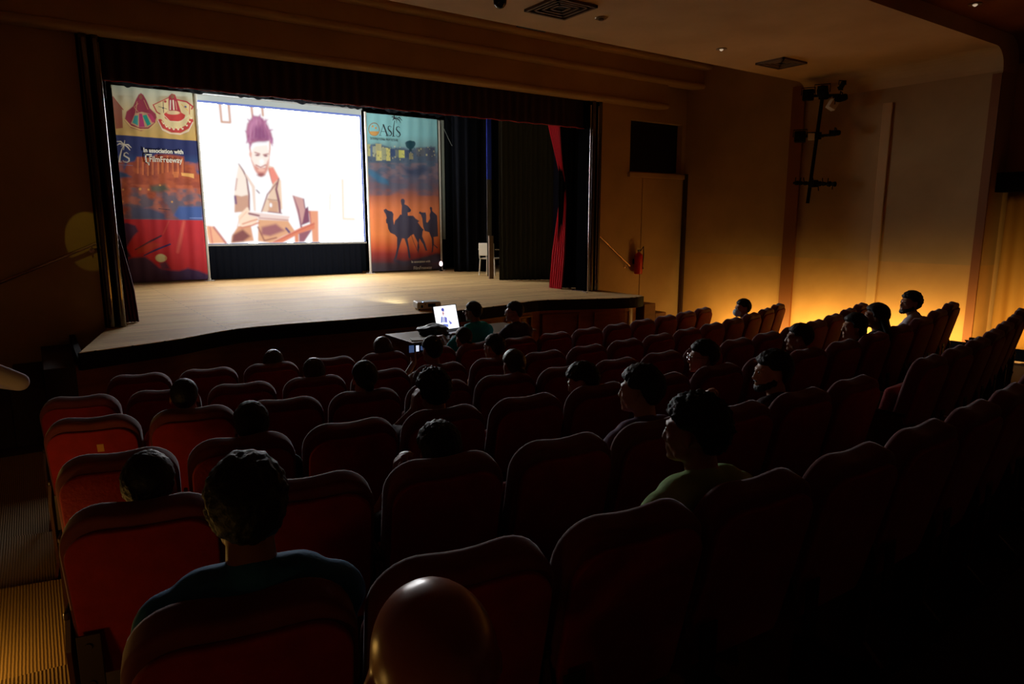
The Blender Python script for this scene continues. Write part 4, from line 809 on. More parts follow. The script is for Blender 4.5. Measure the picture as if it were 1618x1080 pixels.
# ---------------------------------------------------------------- theatre seats
red_fab = mat('seat_fabric_red', lin(168, 22, 14), .82, noise=(14, lin(140, 14, 10), .3), bump=(60, .12), sheen=.15)
maroon = mat('seat_fabric_maroon', lin(122, 46, 46), .8, noise=(14, lin(104, 36, 38), .3), sheen=.35)
seat_wood = mat('seat_side_wood', lin(96, 48, 26), .45, noise=(4, lin(70, 34, 18), .3, (1, 1, 6)))
arm_wood = mat('armrest_wood', lin(60, 34, 22), .35)
plate = mat('bracket_metal', lin(70, 56, 48), .5, .5)
TILT = R(13)
def back_outline(w, h, rad, dip=.012, n=7):
    P = [(-w/2+.012, 0), (w/2-.012, 0), (w/2, .06)]
    for i in range(n+1): t = i*math.pi/2/n; P.append((w/2-rad+rad*math.cos(t), h-rad+rad*math.sin(t)))
    for x in (.4, .2, 0, -.2, -.4): P.append(((w/2-rad)*x/.5*.9, h-dip*math.cos(x*math.pi)))
    for i in range(n+1): t = math.pi/2+i*math.pi/2/n; P.append((-w/2+rad+rad*math.cos(t), h-rad+rad*math.sin(t)))
    P.append((-w/2, .06)); return P
def slab(P, y0, y1, bev, seg=3, mi=0):
    bm = B(); fr = [bm.verts.new((x, y1, z)) for x, z in P]; bk = [bm.verts.new((x, y0, z)) for x, z in P]; n = len(P)
    f1 = bm.faces.new(fr); f2 = bm.faces.new(bk[::-1])
    for i in range(n): bm.faces.new((fr[i], bk[i], bk[(i+1) % n], fr[(i+1) % n]))
    bmesh.ops.recalc_face_normals(bm, faces=bm.faces)
    bmesh.ops.bevel(bm, geom=list(f1.edges)+list(f2.edges), offset=bev, segments=seg, affect='EDGES', profile=.6); return bm
BH = .66
MB_ = Matrix.Translation((0, 0, 1.0)) @ Matrix.Rotation(TILT, 4, 'X') @ Matrix.Translation((0, 0, -BH))     # backrest frame: top edge at (0,0,1)
def tmesh(bm, M, name):
    bmesh.ops.transform(bm, matrix=M, verts=bm.verts); bmesh.ops.recalc_face_normals(bm, faces=bm.faces); me = bpy.data.meshes.new(name); bm.to_mesh(me); bm.free(); return me
me_back = tmesh(slab(back_outline(.50, BH, .13), -.012, .085, .022), MB_, 'backrest'); me_back.materials.append(maroon); me_back.shade_smooth()
P2 = [(x*.955, z*.905+.012) for x, z in back_outline(.49, BH, .11, .006)]
me_panel = tmesh(slab(P2, -.032, -.008, .008, 2), MB_, 'back_panel'); me_panel.materials.append(red_fab); me_panel.shade_smooth()
bm = B(); box(bm, -.235, .235, .0, .44, 0, .10, bevel=.03); me_seat = tmesh(bm, Matrix(), 'seat_cushion'); me_seat.materials.append(red_fab); me_seat.shade_smooth()
def side_mesh(s):
    bm = B(); P = [(-.12, .0), (.30, .0), (.30, .05), (.16, .10), (.2, .3), (.42, .60), (-.02, .62), (-.06, .5), (-.04, .12), (-.12, .05)]
    a_ = [bm.verts.new((s*.256, y+.12, z)) for y, z in P]; b_ = [bm.verts.new((s*.272, y+.12, z)) for y, z in P]
    bm.faces.new(a_); bm.faces.new(b_[::-1])
    for i in range(len(P)): j = (i+1) % len(P); bm.faces.new((a_[i], b_[i], b_[j], a_[j]))
    return tmesh(bm, Matrix(), 'side_panel')
me_side = {}
for s in (-1, 1): me_side[s] = side_mesh(s); me_side[s].materials.append(seat_wood)
def arm_mesh(s): bm = B(); box(bm, s*.273-.022 if s > 0 else -.273, .273 if s > 0 else -.273+.022, .08, .50, .605, .635, bevel=.008); return tmesh(bm, Matrix(), 'armrest')
me_arm = {}
for s in (-1, 1): me_arm[s] = arm_mesh(s); me_arm[s].materials.append(arm_wood)
bm = B(); box(bm, -.235, -.16, .04, .05, .34, .56, bevel=.003); lathe(bm, [(.012, 0), (.012, .006)], 10, Matrix.Translation((-.2, .04, .52)) @ Matrix.Rotation(R(90), 4, 'X')); lathe(bm, [(.012, 0), (.012, .006)], 10, Matrix.Translation((-.2, .04, .38)) @ Matrix.Rotation(R(90), 4, 'X'))
me_plate = tmesh(bm, Matrix(), 'hinge_plate'); me_plate.materials.append(plate)
def make_seat(folded):
    t = thing('theatre_seat', '', 'theatre seat')
    obj('backrest', me_back, None, t); obj('back_panel', me_panel, None, t)
    c = obj('seat_cushion', me_seat, None, t)
    if folded: c.location = (0, .335, .36); c.rotation_euler = (R(102), 0, 0)
    else: c.location = (0, .12, .38); c.rotation_euler = (R(3), 0, 0)
    for s in (-1, 1): obj('side_panel', me_side[s], None, t); obj('armrest', me_arm[s], None, t)
    obj('hinge_plate', me_plate, None, t)
    return t
def copy_tree(o):
    r = o.copy(); C.objects.link(r)
    for ch in o.children:
        c = ch.copy(); C.objects.link(c); c.parent = r
    return r
OCC = {(5, 0): 'under the man in a dark blue shirt', (4, 0): 'under the short haired head on the aisle', (3, 1): 'under the round dark head', (2, 1): 'under the man in red', (0, 2): 'with a long haired head showing above', (1, 3): 'holding the person with a cream sleeve', (2, 3): 'holding the person with a hair bun', (0, 4): 'with a brown haired head left of the table', (1, 5): 'under the man filming with a phone', (3, 3): 'holding the man with a raised left arm', (4, 2): 'holding the person with a hand at the chin', (0, 6): 'behind the man in teal', (1, 6): 'holding the person in orange', (2, 5): 'under the smooth dark head', (3, 5): 'under the head bowed to the left', (4, 4): 'under the person in a purple collar', (5, 3): 'holding the curly haired person in pale green', (3, 7): 'under the woman with glasses', (4, 6): 'holding the bearded man with a watch', (1, 13): 'under the person wearing a face mask', (3, 9): 'under the round head near the lit wall', (3, 11): 'under the long haired woman in profile', (3, 12): 'under the woman with hair spread over the back', (3, 13): 'under the bearded man in white', (6, 1): 'under the bald man'}
ORD = 'first second third fourth fifth sixth seventh eighth ninth tenth eleventh twelfth thirteenth fourteenth fifteenth sixteenth seventeenth'.split()
RN = ['front row', 'second row', 'third row', 'fourth row', 'fifth row', 'sixth row', 'nearest row']
proto = {}; SEATS = {}
for k, row in enumerate(ROWS):
    for j, (x, y, h) in enumerate(row):
        if (k, j) == (4, 8): continue
        if k == 5 and j > 8: continue
        if k == 6 and j != 1: continue
        folded = (k, j) not in OCC
        if folded in proto: t = copy_tree(proto[folded])
        else: t = proto[folded] = make_seat(folded)
        z = ZF[k]+lift(k, x)
        t.location = (x, y, z+.001); t.rotation_euler = (0, 0, R(h))
        t['label'] = 'red theatre seat %s %s, %s from the left aisle' % (('empty, in the' if folded else OCC[k, j]+',') , RN[k], ORD[j])
        if len(t['label'].split()) > 16: t['label'] = 'theatre seat %s, %s, %s from left' % (OCC[k, j], RN[k], ORD[j])
        t['group'] = 'red theatre seats in curved rows'
        SEATS[k, j] = (Vector((x, y, z)), R(h))
# cream sticker on the back of the aisle seat in the third row
o = [o for o in C.objects if o.get('category') == 'theatre seat' and (Vector(o.location)-SEATS[2, 0][0]).length < .01][0]
bm = B(); box(bm, .02, .055, -.0345, -.032, .47, .52, M=None); bmesh.ops.transform(bm, matrix=MB_, verts=bm.verts); s_ = obj('sticker', bm, mat('sticker', lin(210, 150, 70), .6), o); s_['label'] = 'small yellowed paper sticker'

# ---------------------------------------------------------------- people
skin_cols = {'brown': lin(150, 98, 66), 'tan': lin(186, 134, 98)}
skin = {k: mat('skin_'+k, v, .48, noise=(6, tuple(c*.85 for c in v), .3)) for k, v in skin_cols.items()}
skin['bald'] = mat('skin_bald', lin(160, 82, 48), .3, noise=(6, lin(144, 72, 40), .3), spec=.8)
hair_m = {'black': mat('hair_black', lin(13, 11, 10), .6, noise=(30, lin(8, 7, 6), .3, (1, 1, .3)), bump=(90, .25)), 'brown': mat('hair_brown', lin(56, 36, 24), .4, noise=(30, lin(36, 22, 15), .3, (1, 1, .3)), bump=(70, .4))}
eye_m = mat('eyeball', lin(200, 196, 188), .25); shoe_m = mat('shoe', lin(30, 24, 22), .5); trouser_m = mat('trousers', lin(34, 36, 48), .85)
iris_m = mat('iris', lin(22, 13, 9), .2)
def pupil(b):
    for f in b.faces:
        c = f.calc_center_median()
        if c.y > .087: f.material_index = 1
def ik(S, T, l1, l2, pole):
    d = T-S; D = min(d.length, l1+l2-.005); u = d.normalized(); T = S+u*D
    a_ = (l1*l1-l2*l2+D*D)/(2*D); h_ = math.sqrt(max(l1*l1-a_*a_, 1e-6)); p = (pole-u*pole.dot(u)).normalized()
    return S+u*a_+p*h_, T
def hand(bm, W, d, n, side, curl=.5):
    """palm at wrist W, fingers along d, palm facing n"""
    d = d.normalized(); n = (n-d*n.dot(d)).normalized(); s = d.cross(n)*side       # s points to the thumb side
    for k in range(4):
        o_ = (k-1.5)*-.021; K = W+d*.088+s*o_*1.0; caps(bm, W+d*.012+s*o_*.75, K, .0145, .0115, 8)
        L1, L2, L3 = [(.040, .025, .02), (.044, .029, .021), (.041, .027, .02), (.031, .02, .018)][k]; c = curl*(1+.1*k)
        a1 = K+(d*math.cos(c)+n*math.sin(c))*L1; a2 = a1+(d*math.cos(2*c)+n*math.sin(2*c))*L2; a3 = a2+(d*math.cos(2.7*c)+n*math.sin(2.7*c))*L3
        caps(bm, K, a1, .0098, .0088, 8); caps(bm, a1, a2, .0088, .008, 8); caps(bm, a2, a3, .008, .007, 8)
    t0 = W+d*.02+s*.028; t1 = t0+(d*.6+s*.75+n*.25).normalized()*.042; t2 = t1+(d*.85+s*.2+n*.45).normalized()*.032; t3 = t2+(d*.85+n*.5).normalized()*.024
    caps(bm, t0, t1, .015, .011, 8); caps(bm, t1, t2, .011, .0095, 8); caps(bm, t2, t3, .0095, .0075, 8)
def head_prims(bm, M, g=1.0):
    def e(c, r, rot=None):
        b2 = B(); ell(b2, c, r, rot, 3); bmesh.ops.transform(b2, matrix=M, verts=b2.verts); me = bpy.data.meshes.new('t'); b2.to_mesh(me); b2.free(); bm.from_mesh(me); bpy.data.meshes.remove(me)
    def c_(a_, b_, ra, rb): caps(bm, M @ Vector(a_), M @ Vector(b_), ra, rb, 10)
    e((0, -.012, .028), (.076, .094, .090)); e((0, .028, -.02), (.064, .062, .088)); e((0, .02, -.06), (.056, .062, .05)); e((0, .052, -.088), (.036, .036, .026)); e((0, .076, -.098), (.019, .018, .016))
    for s in (-1, 1):
        e((s*.036, .062, -.028), (.022, .022, .018)); e((s*.048, .02, -.075), (.018, .032, .022)); c_((s*.012, .088, .024), (s*.044, .074, .022), .010, .009)
        e((s*.079, -.004, -.012), (.008, .018, .031), Matrix.Rotation(s*.35, 3, 'Z')); c_((s*.083, -.014, .012), (s*.087, -.018, -.012), .006, .005)
        e((s*.011, .100, -.036), (.009, .010, .007)); e((s*.030, .077, -.002), (.015, .010, .008))
    c_((0, .087, .012), (0, .105, -.032), .009, .0105)
    c_((-.018, .088, -.060), (.018, .088, -.060), .007, .007); c_((-.015, .087, -.071), (.015, .087, -.071), .0075, .0075)
def hair_mesh(style, seed):
    bm = B(); bmesh.ops.create_icosphere(bm, subdivisions=5, radius=1)
    vol = {'short': .012, 'curly': .022, 'messy': .018, 'buzz': .005, 'long': .016, 'bun': .012, 'spread': .02}[style]
    for v in bm.verts:
        d = v.co.normalized(); r = Vector((.078+vol, .098+vol, .094+vol)); q = Vector((d.x*r.x, d.y*r.y-.014, d.z*r.z+.03))
        n1 = mnoise.noise(d*5+Vector((seed, 0, 0))); n2 = mnoise.noise(d*14+Vector((0, seed, 0))); n3 = mnoise.noise(d*34+Vector((0, 0, seed)))
        amp = {'short': (.004, .003, .002), 'curly': (.009, .008, .005), 'messy': (.007, .003, .002), 'buzz': (.001, .001, .001), 'long': (.004, .003, .001), 'bun': (.003, .002, .001), 'spread': (.006, .004, .002)}[style]
        q += d*(amp[0]*n1+amp[1]*n2+amp[2]*n3)
        # hairline: sink the front of the face and below the nape inside the head
        fz = (q.z-(.062-.9*max(0, .06-q.y)*1.3)) if q.y > -.01 else 1
        face = 1/(1+math.exp(min(60, max(-60, fz*220)))) if q.y > -.01 else 0
        if q.y > -.01 and q.y < .035 and abs(q.x) > .05: face *= 1 if q.z < -.0 else .0
        u_ = min(1, max(0, (-q.y-.03)/.04)); zc = .03*(1-u_)-.082*u_
        if style in ('long', 'spread'): zc -= .05
        low = 1/(1+math.exp(min(60, max(-60, (q.z-zc)*260))))
        k = max(face, low); q = q.lerp(Vector((q.x*.72, q.y*.72-.004, q.z*.72+.006)), k); v.co = q
    me = None
    if style in ('long', 'spread'):
        wbot = .075 if style == 'long' else .13
        for i in range(11):
            t_ = (i-5)/5; caps(bm, (t_*.07, -.05-.03*(1-t_*t_), .01), (t_*wbot, -.075-.03*(1-t_*t_)-(.06 if style == 'spread' else 0), -.2 if style == 'long' else -.17), .034, .024, 8)
    if style == 'bun': caps(bm, (0, -.09, -.02), (0, -.13, -.03), .03, .035, 10); 
    return bm
def basis(yaw, pitch, roll=0): return Matrix.Rotation(yaw, 4, 'Z') @ Matrix.Rotation(pitch, 4, 'X') @ Matrix.Rotation(roll, 4, 'Y')
def person(label, head, base, h, yaw=0, pitch=0, roll=0, hair='short', hcol='black', tone='brown', shirt=(40, 60, 80), arms='lap', build=1.0, sleeve='half', extras=(), seat_z=.46, hs=1.0, hseed=1, collar=False, hip_y=.30):
    """head = world position of the head centre; base = floor point under the top edge of the backrest, h = heading"""
    root = thing('person', label, 'person', base, h); inv = (Matrix.Translation(base) @ Matrix.Rotation(h, 4, 'Z')).inverted(); H = inv @ head
    Mh = Matrix.Translation(H) @ basis(yaw, pitch, roll) @ Matrix.Scale(hs, 4)
    hip = Vector((H.x*.35, hip_y, seat_z+.10)); neck0 = Mh @ Vector((0, -.025, -.075)); nb = H+Vector((0, -.055, 0)); nb.z = H.z-.172
    sh = nb+Vector((0, -.0, -.022)); ax = Vector((1, 0, 0))
    body = B(); head_prims(body, Mh); caps(body, neck0, nb, .052*build, .058*build, 14); w = .172*build
    def torso(bm, g):
        caps(bm, hip+Vector((-.075, 0, 0)), hip+Vector((.075, 0, 0)), .115*build+g, .115*build+g, 14)
        mid = hip.lerp(sh, .5); n_ = 5
        for i in range(n_+1):
            p = hip.lerp(sh+Vector((0, .02, -.1)), i/n_); ww = (.075+.035*i/n_)*build; caps(bm, p-ax*ww, p+ax*ww, .108*build+g, .108*build+g, 14)
        caps(bm, sh-ax*w*.55+Vector((0, 0, -.01)), sh+ax*w*.55+Vector((0, 0, -.01)), .075*build+g, .075*build+g, 12)
        for s in (-1, 1): caps(bm, sh+ax*s*.03+Vector((0, 0, .012)), sh+ax*s*w+Vector((0, 0, -.035)), .052+g, .06*build+g, 12)
    torso(body, -.006)
    shirtb = B(); torso(shirtb, .010); caps(shirtb, nb+Vector((0, -.004, -.03)), nb+Vector((0, -.002, .018 if not collar else .035)), .066*build+.006, .062*build, 16)
    tr = B(); caps(tr, hip+Vector((-.08, 0, -.03)), hip+Vector((.08, 0, -.03)), .122*build, .122*build, 14); shoes = B()
    for s in (-1, 1):
        S_ = sh+ax*s*(w+.012)+Vector((0, 0, -.045)); m_ = arms if isinstance(arms, str) else arms[0 if s < 0 else 1]
        pole = Vector((s*.5, -.5, -1)); nrm = Vector((0, 0, -1)); fd = Vector((0, 1, -.1)); curl = .45
        if m_ == 'lap': T = hip+Vector((s*.11, .31, .08)); fd = Vector((-s*.35, 1, -.15))
        elif m_ == 'phone': T = H+Vector((-.0+s*.05, .30, -.16)); pole = Vector((s*.9, -.2, -1)); nrm = Vector((-s, .2, 0)); fd = Vector((0, .3, 1)); curl = .9
        elif m_ == 'chin': T = H+Vector((s*.055, .14, -.17)); pole = Vector((s*.8, .4, -1)); nrm = Vector((-s*.6, -.8, 0)); fd = Vector((-s*.2, -.1, 1)); curl = 1.1
        elif m_ == 'cheek': T = H+Vector((s*.11, .05, -.12)); pole = Vector((s*.45, .45, -1.0)); nrm = Vector((-s, -.1, .1)); fd = Vector((-s*.15, .1, 1)); curl = .5
        elif m_ == 'raised': T = H+Vector((s*.165, .13, -.16)); pole = Vector((s*.5, .2, -1)); nrm = Vector((-s, -.3, 0)); fd = Vector((-s*.1, .1, 1)); curl = .6
        elif m_ == 'forward': T = H+Vector((s*.13, .36, -.26)); pole = Vector((s*.7, 0, -1)); nrm = Vector((-s*.5, -.3, 0)); fd = Vector((-s*.35, .2, 1)); curl = .9
        elif m_ == 'desk': T = Vector((s*.14+H.x, H.y+.38, .92-base.z)); fd = Vector((-s*.2, 1, -.05))
        E_, T = ik(S_, T, .285, .255, pole)
        caps(body, S_, E_, .046*build, .04*build, 12); caps(body, E_, T, .039*build, .025, 12); hand(body, T, fd, nrm, -1 if s > 0 else 1, curl)
        if sleeve == 'long': caps(shirtb, S_, E_, .062*build, .053*build, 12); caps(shirtb, E_, E_.lerp(T, .93), .052*build, .037, 12)
        else: caps(shirtb, S_, S_.lerp(E_, .85), .064*build, .062*build, 14)
        kn = Vector((s*.13, hip.y+.42, seat_z+.06)); ak = Vector((s*.12, hip.y+.44, .085)); hp = hip+Vector((s*.085, 0, -.02))
        caps(tr, hp, kn, .088*build, .064*build, 12); caps(tr, kn, ak+Vector((0, 0, .02)), .062*build, .05, 12)
        caps(body, ak+Vector((0, 0, .08)), ak, .034, .032, 8)
        caps(shoes, ak+Vector((0, -.02, -.04)), ak+Vector((s*.02, .16, -.045)), .042, .036, 10); caps(shoes, ak+Vector((0, 0, -.03)), ak+Vector((0, 0, .01)), .04, .038, 10)
        if 'watch' in extras and s < 0:
            q_ = (T-E_).to_track_quat('Z', 'Y').to_matrix().to_4x4(); bw = B(); lathe(bw, [(.029, -.012), (.032, -.012), (.032, .012), (.029, .012)], 18, Matrix.Translation(T.lerp(E_, .06)) @ q_); lathe(bw, [(.018, 0), (.018, .008)], 14, Matrix.Translation(T.lerp(E_, .06)) @ q_ @ Matrix.Rotation(R(-90), 4, 'Y') @ Matrix.Translation((0, 0, .03))); obj('wrist_watch', bw, mat('watch_metal', lin(190, 180, 160), .2, .9), root)
        if 'phone' in extras and m_ == 'phone':
            PH.append((root, T, s))
    me = remesh(body, .0085, 2, 'body'); obj('body', me, skin[tone], root)
    me = remesh(shirtb, .012, 5, 'shirt')
    sm = mat('shirt_%d_%d_%d' % shirt, lin(*shirt), .85, noise=(8, tuple(c*.88 for c in lin(*shirt)), .3), bump=(14, .4)); obj('shirt', me, sm, root)
    obj('trousers', remesh(tr, .014, 4, 'trousers'), trouser_m, root); obj('shoes', remesh(shoes, .01, 2, 'shoes'), shoe_m, root)
    if hair != 'bald':
        hm = hair_mesh(hair, hseed)
        if hair in ('long', 'spread', 'bun'): bmesh.ops.transform(hm, matrix=Mh, verts=hm.verts); o = obj('hair', remesh(hm, .0075, 2, 'hair'), hair_m[hcol], root)
        else: bmesh.ops.transform(hm, matrix=Mh, verts=hm.verts); o = obj('hair', hm, hair_m[hcol], root, smooth=True)
    for s in (-1, 1):
        b2 = B(); ell(b2, (s*.030, .0795, .006), (.0112, .0112, .0085), None, 3); pupil(b2); bmesh.ops.transform(b2, matrix=Mh, verts=b2.verts); obj('eye', b2, [eye_m, iris_m], root, smooth=True)
    if 'glasses' in extras:
        b2 = B()
        for s in (-1, 1):
            tube(b2, [(s*.034+.024*math.cos(t_), .105, .006+.019*math.sin(t_)) for t_ in [i*math.pi/8 for i in range(17)]], .0022, 6); tube(b2, [(s*.058, .105, .01), (s*.082, .08, .012), (s*.088, -.01, .006)], .0022, 6)
        tube(b2, [(-.01, .106, .01), (.01, .106, .01)], .0022, 6); bmesh.ops.transform(b2, matrix=Mh, verts=b2.verts); obj('glasses', b2, mat('glasses_metal', lin(200, 200, 200), .25, .8), root)
    if 'mask' in extras:
        b2 = B(); ell(b2, (0, .066, -.052), (.064, .062, .056), None, 3); bmesh.ops.transform(b2, matrix=Mh, verts=b2.verts); obj('face_mask', b2, mat('mask_cloth', lin(206, 232, 242), .8), root, smooth=True)
    if 'beard' in extras:
        b2 = B()
        for i in range(9): t_ = math.pi*i/8; c0 = Vector((.060*math.cos(t_), .004+.076*math.sin(t_), -.05-.045*math.sin(t_))); ell(b2, c0, (.019, .019, .026), None, 2)
        ell(b2, (0, .074, -.092), (.03, .024, .026), None, 2); ell(b2, (.028, .064, -.085), (.022, .024, .026), None, 2); ell(b2, (-.028, .064, -.085), (.022, .024, .026), None, 2); caps(b2, (-.022, .093, -.05), (.022, .093, -.05), .006, .006, 8)
        bmesh.ops.transform(b2, matrix=Mh, verts=b2.verts); obj('beard', remesh(b2, .006, 3, 'beard'), hair_m['black'], root)
    return root
PH = []
def seated(label, kj, px, py, fwd=.20, **kw):
    base, h = SEATS[kj]; f = Vector((-math.sin(h), math.cos(h), 0)); d = ray(px, py); t_ = ((base+f*fwd)-EYE).dot(f)/d.dot(f); P = EYE+d*t_
    print('PERSON', label[:40], 'head height over floor %.2f side %.2f' % (P.z-base.z, (P-base).dot(Vector((math.cos(h), math.sin(h), 0)))))
    return person(label, P, base, h, **kw)
seated('person in a dark blue shirt sitting nearest at the lower left, seen from behind', (5, 0), 391, 800, hair='messy', shirt=(40, 120, 170), build=1.08, hseed=2)
seated('short haired person low in an aisle seat, in front of the blue shirted man', (4, 0), 236, 768, hair='short', shirt=(50, 30, 30), hseed=5)
seated('dark round-headed person in the fourth row, left of centre', (3, 1), 397, 672, hair='short', shirt=(30, 30, 36), hseed=7, hs=.98)
seated('person in a bright red shirt near the left aisle', (2, 1), 292, 628, hair='buzz', shirt=(190, 30, 50), hseed=9)
seated('leftmost front row person, only long dark hair showing above the seat', (0, 2), 432, 574, hair='long', shirt=(60, 50, 40), hseed=11, hcol='brown')
seated('person in a cream shirt seated in the second row', (1, 3), 496, 590, hair='short', hcol='brown', shirt=(214, 196, 130), hseed=12)
seated('slim-necked person with smooth tied hair in the third row', (2, 3), 576, 598, hair='bun', shirt=(120, 70, 50), hseed=13, tone='tan')
seated('front row person with brown hair left of the table', (0, 4), 604, 552, hair='long', hcol='brown', shirt=(60, 44, 40), hseed=14)
pp = seated('person in a grey checked shirt filming with a phone', (1, 5), 682, 553, hair='short', shirt=(150, 144, 134), arms=('phone', 'lap'), extras=('phone',), hseed=15, yaw=.15)
seated('curly haired person with an arm raised at the left, fourth row', (3, 3), 685, 617, hair='curly', shirt=(60, 44, 60), arms=('cheek', 'lap'), hseed=16, roll=-.08)
seated('person resting the left hand by the chin, fifth row centre', (4, 2), 694, 712, fwd=.24, hair='messy', shirt=(26, 28, 34), arms=('raised', 'lap'), hseed=17, roll=-.05)
seated('smooth dark-haired person right behind the man in teal', (0, 6), 732, 535, hair='bun', shirt=(60, 40, 36), hseed=18)
seated('person in an orange shirt with face edge lit, second row', (1, 6), 780, 549, hair='short', shirt=(220, 120, 40), hseed=19, yaw=.35)
seated('smooth brown-haired person behind the one in orange', (2, 5), 811, 577, hair='bun', hcol='brown', shirt=(40, 34, 34), hseed=20)
seated('person with head bowed to the left in the fourth row', (3, 5), 920, 603, hair='messy', shirt=(40, 40, 44), hseed=21, yaw=.7, pitch=-.35, tone='tan')
seated('person in a purple collar looking left, face edge lit', (4, 4), 1011, 617, hair='messy', shirt=(110, 70, 110), hseed=22, yaw=.55, arms=('lap', 'lap'), tone='tan')
seated('curly haired person in a pale green shirt, lower right of centre', (5, 3), 1096, 682, fwd=.26, hair='curly', shirt=(156, 196, 110), hseed=23, yaw=.45, build=1.05)
seated('person in glasses and a pink shirt, lit face looking left', (3, 7), 1110, 564, hair='messy', shirt=(180, 80, 90), hseed=24, yaw=.95, extras=('glasses',), tone='tan')
seated('bearded person with a wrist watch, hand raised towards the face', (4, 6), 1219, 588, fwd=.26, hair='messy', shirt=(60, 30, 36), hseed=25, yaw=1.0, arms=('forward', 'lap'), extras=('beard', 'watch'), tone='tan')
seated('person wearing a pale face mask in front of the lit wall', (1, 13), 1173, 487, hair='short', shirt=(40, 40, 50), hseed=26, yaw=.9, extras=('mask',), tone='tan')
seated('round dark-headed person by the lit wall pilaster', (3, 9), 1262, 534, hair='short', shirt=(70, 40, 30), hseed=27, yaw=.5)
seated('dark-haired person with face edge lit, left of the spread hair', (3, 11), 1349, 516, hair='long', shirt=(40, 30, 36), hseed=28, yaw=.8, tone='tan')
seated('person with long dark hair spread over the seat back', (3, 12), 1383, 500, hair='spread', shirt=(40, 30, 36), hseed=29, yaw=.5, pitch=.1)
seated('bearded person in a white shirt silhouetted against the wall', (3, 13), 1438, 479, hair='messy', shirt=(206, 204, 214), hseed=30, yaw=.95, pitch=.08, extras=('beard',), tone='tan', collar=True)
seated('bald person nearest the camera at the bottom edge, shiny crown', (6, 1), 682, 1058, fwd=.30, hair='bald', tone='bald', shirt=(40, 30, 26), hs=1.05)
if PH:
    root, T, s = PH[0]; ph = thing('mobile_phone', 'lit phone held up by the person in the checked shirt', 'phone', root.matrix_basis @ (T+Vector((.02, -.0, .13))), root.rotation_euler.z)
    bm = B(); box(bm, -.075, .075, -.004, .004, -.04, .04, bevel=.004); obj('case', bm, black_paint, ph)
    bm = B(); box(bm, -.068, -.02, -.0052, -.004, -.033, .033); box(bm, .045, .07, -.0052, -.004, -.02, .02); obj('camera_screen', bm, mat('phone_dim', lin(30, 40, 60), .3, emit=(*lin(60, 80, 120), .8)), ph)
    bm = B(); box(bm, .0, .03, -.0054, -.004, -.028, .028); obj('bright_preview', bm, mat('phone_bright', (.8, .85, 1), .3, emit=(.75, .82, 1, .9)), ph)

# the two men at the table on plain chairs
def chair(label, x, y, h):
    t = thing('chair', label, 'chair', (x, y, 0), h); cm = mat('chair_frame', lin(40, 30, 26), .6); bm = B(); box(bm, -.22, .22, -.22, .22, .41, .45, bevel=.012); obj('seat', bm, cm, t)
    for a_ in (-.19, .19):
        for b_ in (-.19, .19): bm = B(); tube(bm, [(a_, b_, 0), (a_, b_, .42)], .015, 8); obj('leg', bm, cm, t)
    bm = B(); box(bm, -.22, .22, -.25, -.225, .5, .84, bevel=.012); tube(bm, [(-.19, -.2, .43), (-.19, -.24, .8)], .014, 8); tube(bm, [(.19, -.2, .43), (.19, -.24, .8)], .014, 8); obj('backrest', bm, cm, t)
def at_depth(px, py, z): return EYE+ray(px, py)*((z-EYE.z)/ray(px, py).z)
for label, px, py, h, kw in (('person in a teal shirt and glasses working at the laptop', 747, 493, .25, dict(hair='short', shirt=(0, 176, 190), extras=('glasses',), yaw=.2, arms='desk', sleeve='half', build=1.12, hseed=31)),
                             ('person at the right of the table, pale face in profile', 812, 493, .1, dict(hair='short', shirt=(66, 50, 70), extras=('glasses',), yaw=.85, arms='desk', hseed=32, tone='tan'))):
    P = at_depth(px, py, 1.24); f = Vector((-math.sin(h), math.cos(h), 0)); base = Vector((P.x, P.y, 0))-f*.25
    print('TABLE', P)
    person(label, P, base, h, **kw); c = base+f*.27; chair('dark chair under the %s' % label.split(' and ')[0].split(',')[0], c.x, c.y, h)
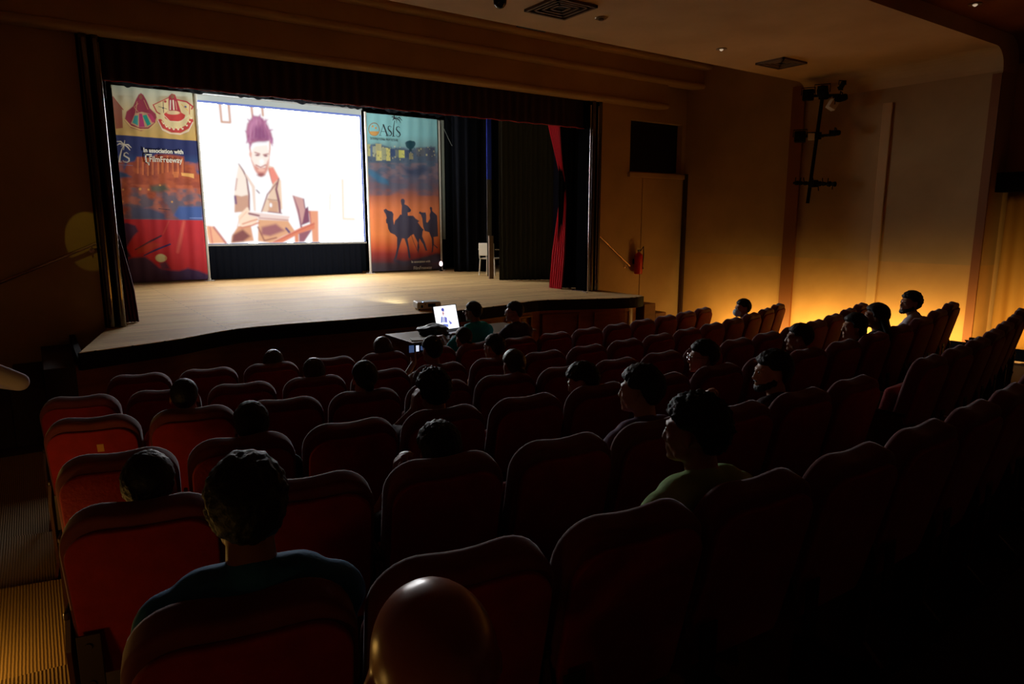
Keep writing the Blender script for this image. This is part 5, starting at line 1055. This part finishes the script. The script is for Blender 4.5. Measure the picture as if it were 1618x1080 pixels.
# a pale sleeved person standing in the left aisle, mostly outside the frame
P = Vector((-.62, 5.9, 1.5))
def stander():
    q0 = ony(10, 578, 4.9); base = Vector((q0.x-.37, 4.9, ZF[2]+.008)); root = thing('person', 'person in a pale sleeved shirt standing in the left aisle at the frame edge', 'person', base, 0)
    body = B(); Mh = Matrix.Translation((0, 0, 1.62)); head_prims(body, Mh); caps(body, (0, -.02, 1.55), (0, -.03, 1.42), .052, .06); sh = B(); tr = B(); so = B(); G = 0
    for bm, g in ((body, -.006), (sh, .01)):
        for i in range(6): z = 1.0+i*.07; caps(bm, (-.08-.006*i, 0, z), (.08+.006*i, 0, z), .105+g, .105+g, 12)
        caps(bm, (-.15, 0, 1.38), (.15, 0, 1.38), .055+g, .055+g, 12)
    for s in (-1, 1):
        S_ = Vector((s*.18, 0, 1.36)); T = Vector((s*.26, .2, 1.2)) if s > 0 else Vector((-.24, .08, .86)); E_, T = ik(S_, T, .285, .255, Vector((s, -.6, -.3))); caps(body, S_, E_, .045, .04); caps(body, E_, T, .038, .025); hand(body, T, T-E_, Vector((-s, 0, 0)), -1 if s > 0 else 1, .4); caps(sh, S_, E_, .062, .055); caps(sh, E_, E_.lerp(T, .9), .055, .04)
        caps(tr, (s*.09, 0, .95), (s*.1, .02, .5), .09, .065); caps(tr, (s*.1, .02, .5), (s*.1, 0, .1), .064, .05); caps(so, (s*.1, -.03, .045), (s*.11, .15, .04), .042, .036); caps(body, (s*.1, 0, .2), (s*.1, 0, .08), .035, .033)
    obj('body', remesh(body, .0085, 2), skin['brown'], root); obj('shirt', remesh(sh, .012, 4), mat('pale_sleeve', lin(190, 180, 190), .85), root); obj('trousers', remesh(tr, .014, 3), trouser_m, root); obj('shoes', remesh(so, .01, 2), shoe_m, root)
    hm = hair_mesh('short', 40); bmesh.ops.transform(hm, matrix=Mh, verts=hm.verts); obj('hair', hm, hair_m['black'], root, smooth=True)
    for s in (-1, 1): b2 = B(); ell(b2, (s*.030, .0795, .006+1.62), (.0115, .0115, .0105), None, 2); obj('eye', b2, eye_m, root, smooth=True)
stander()
bpy.context.view_layer.update()
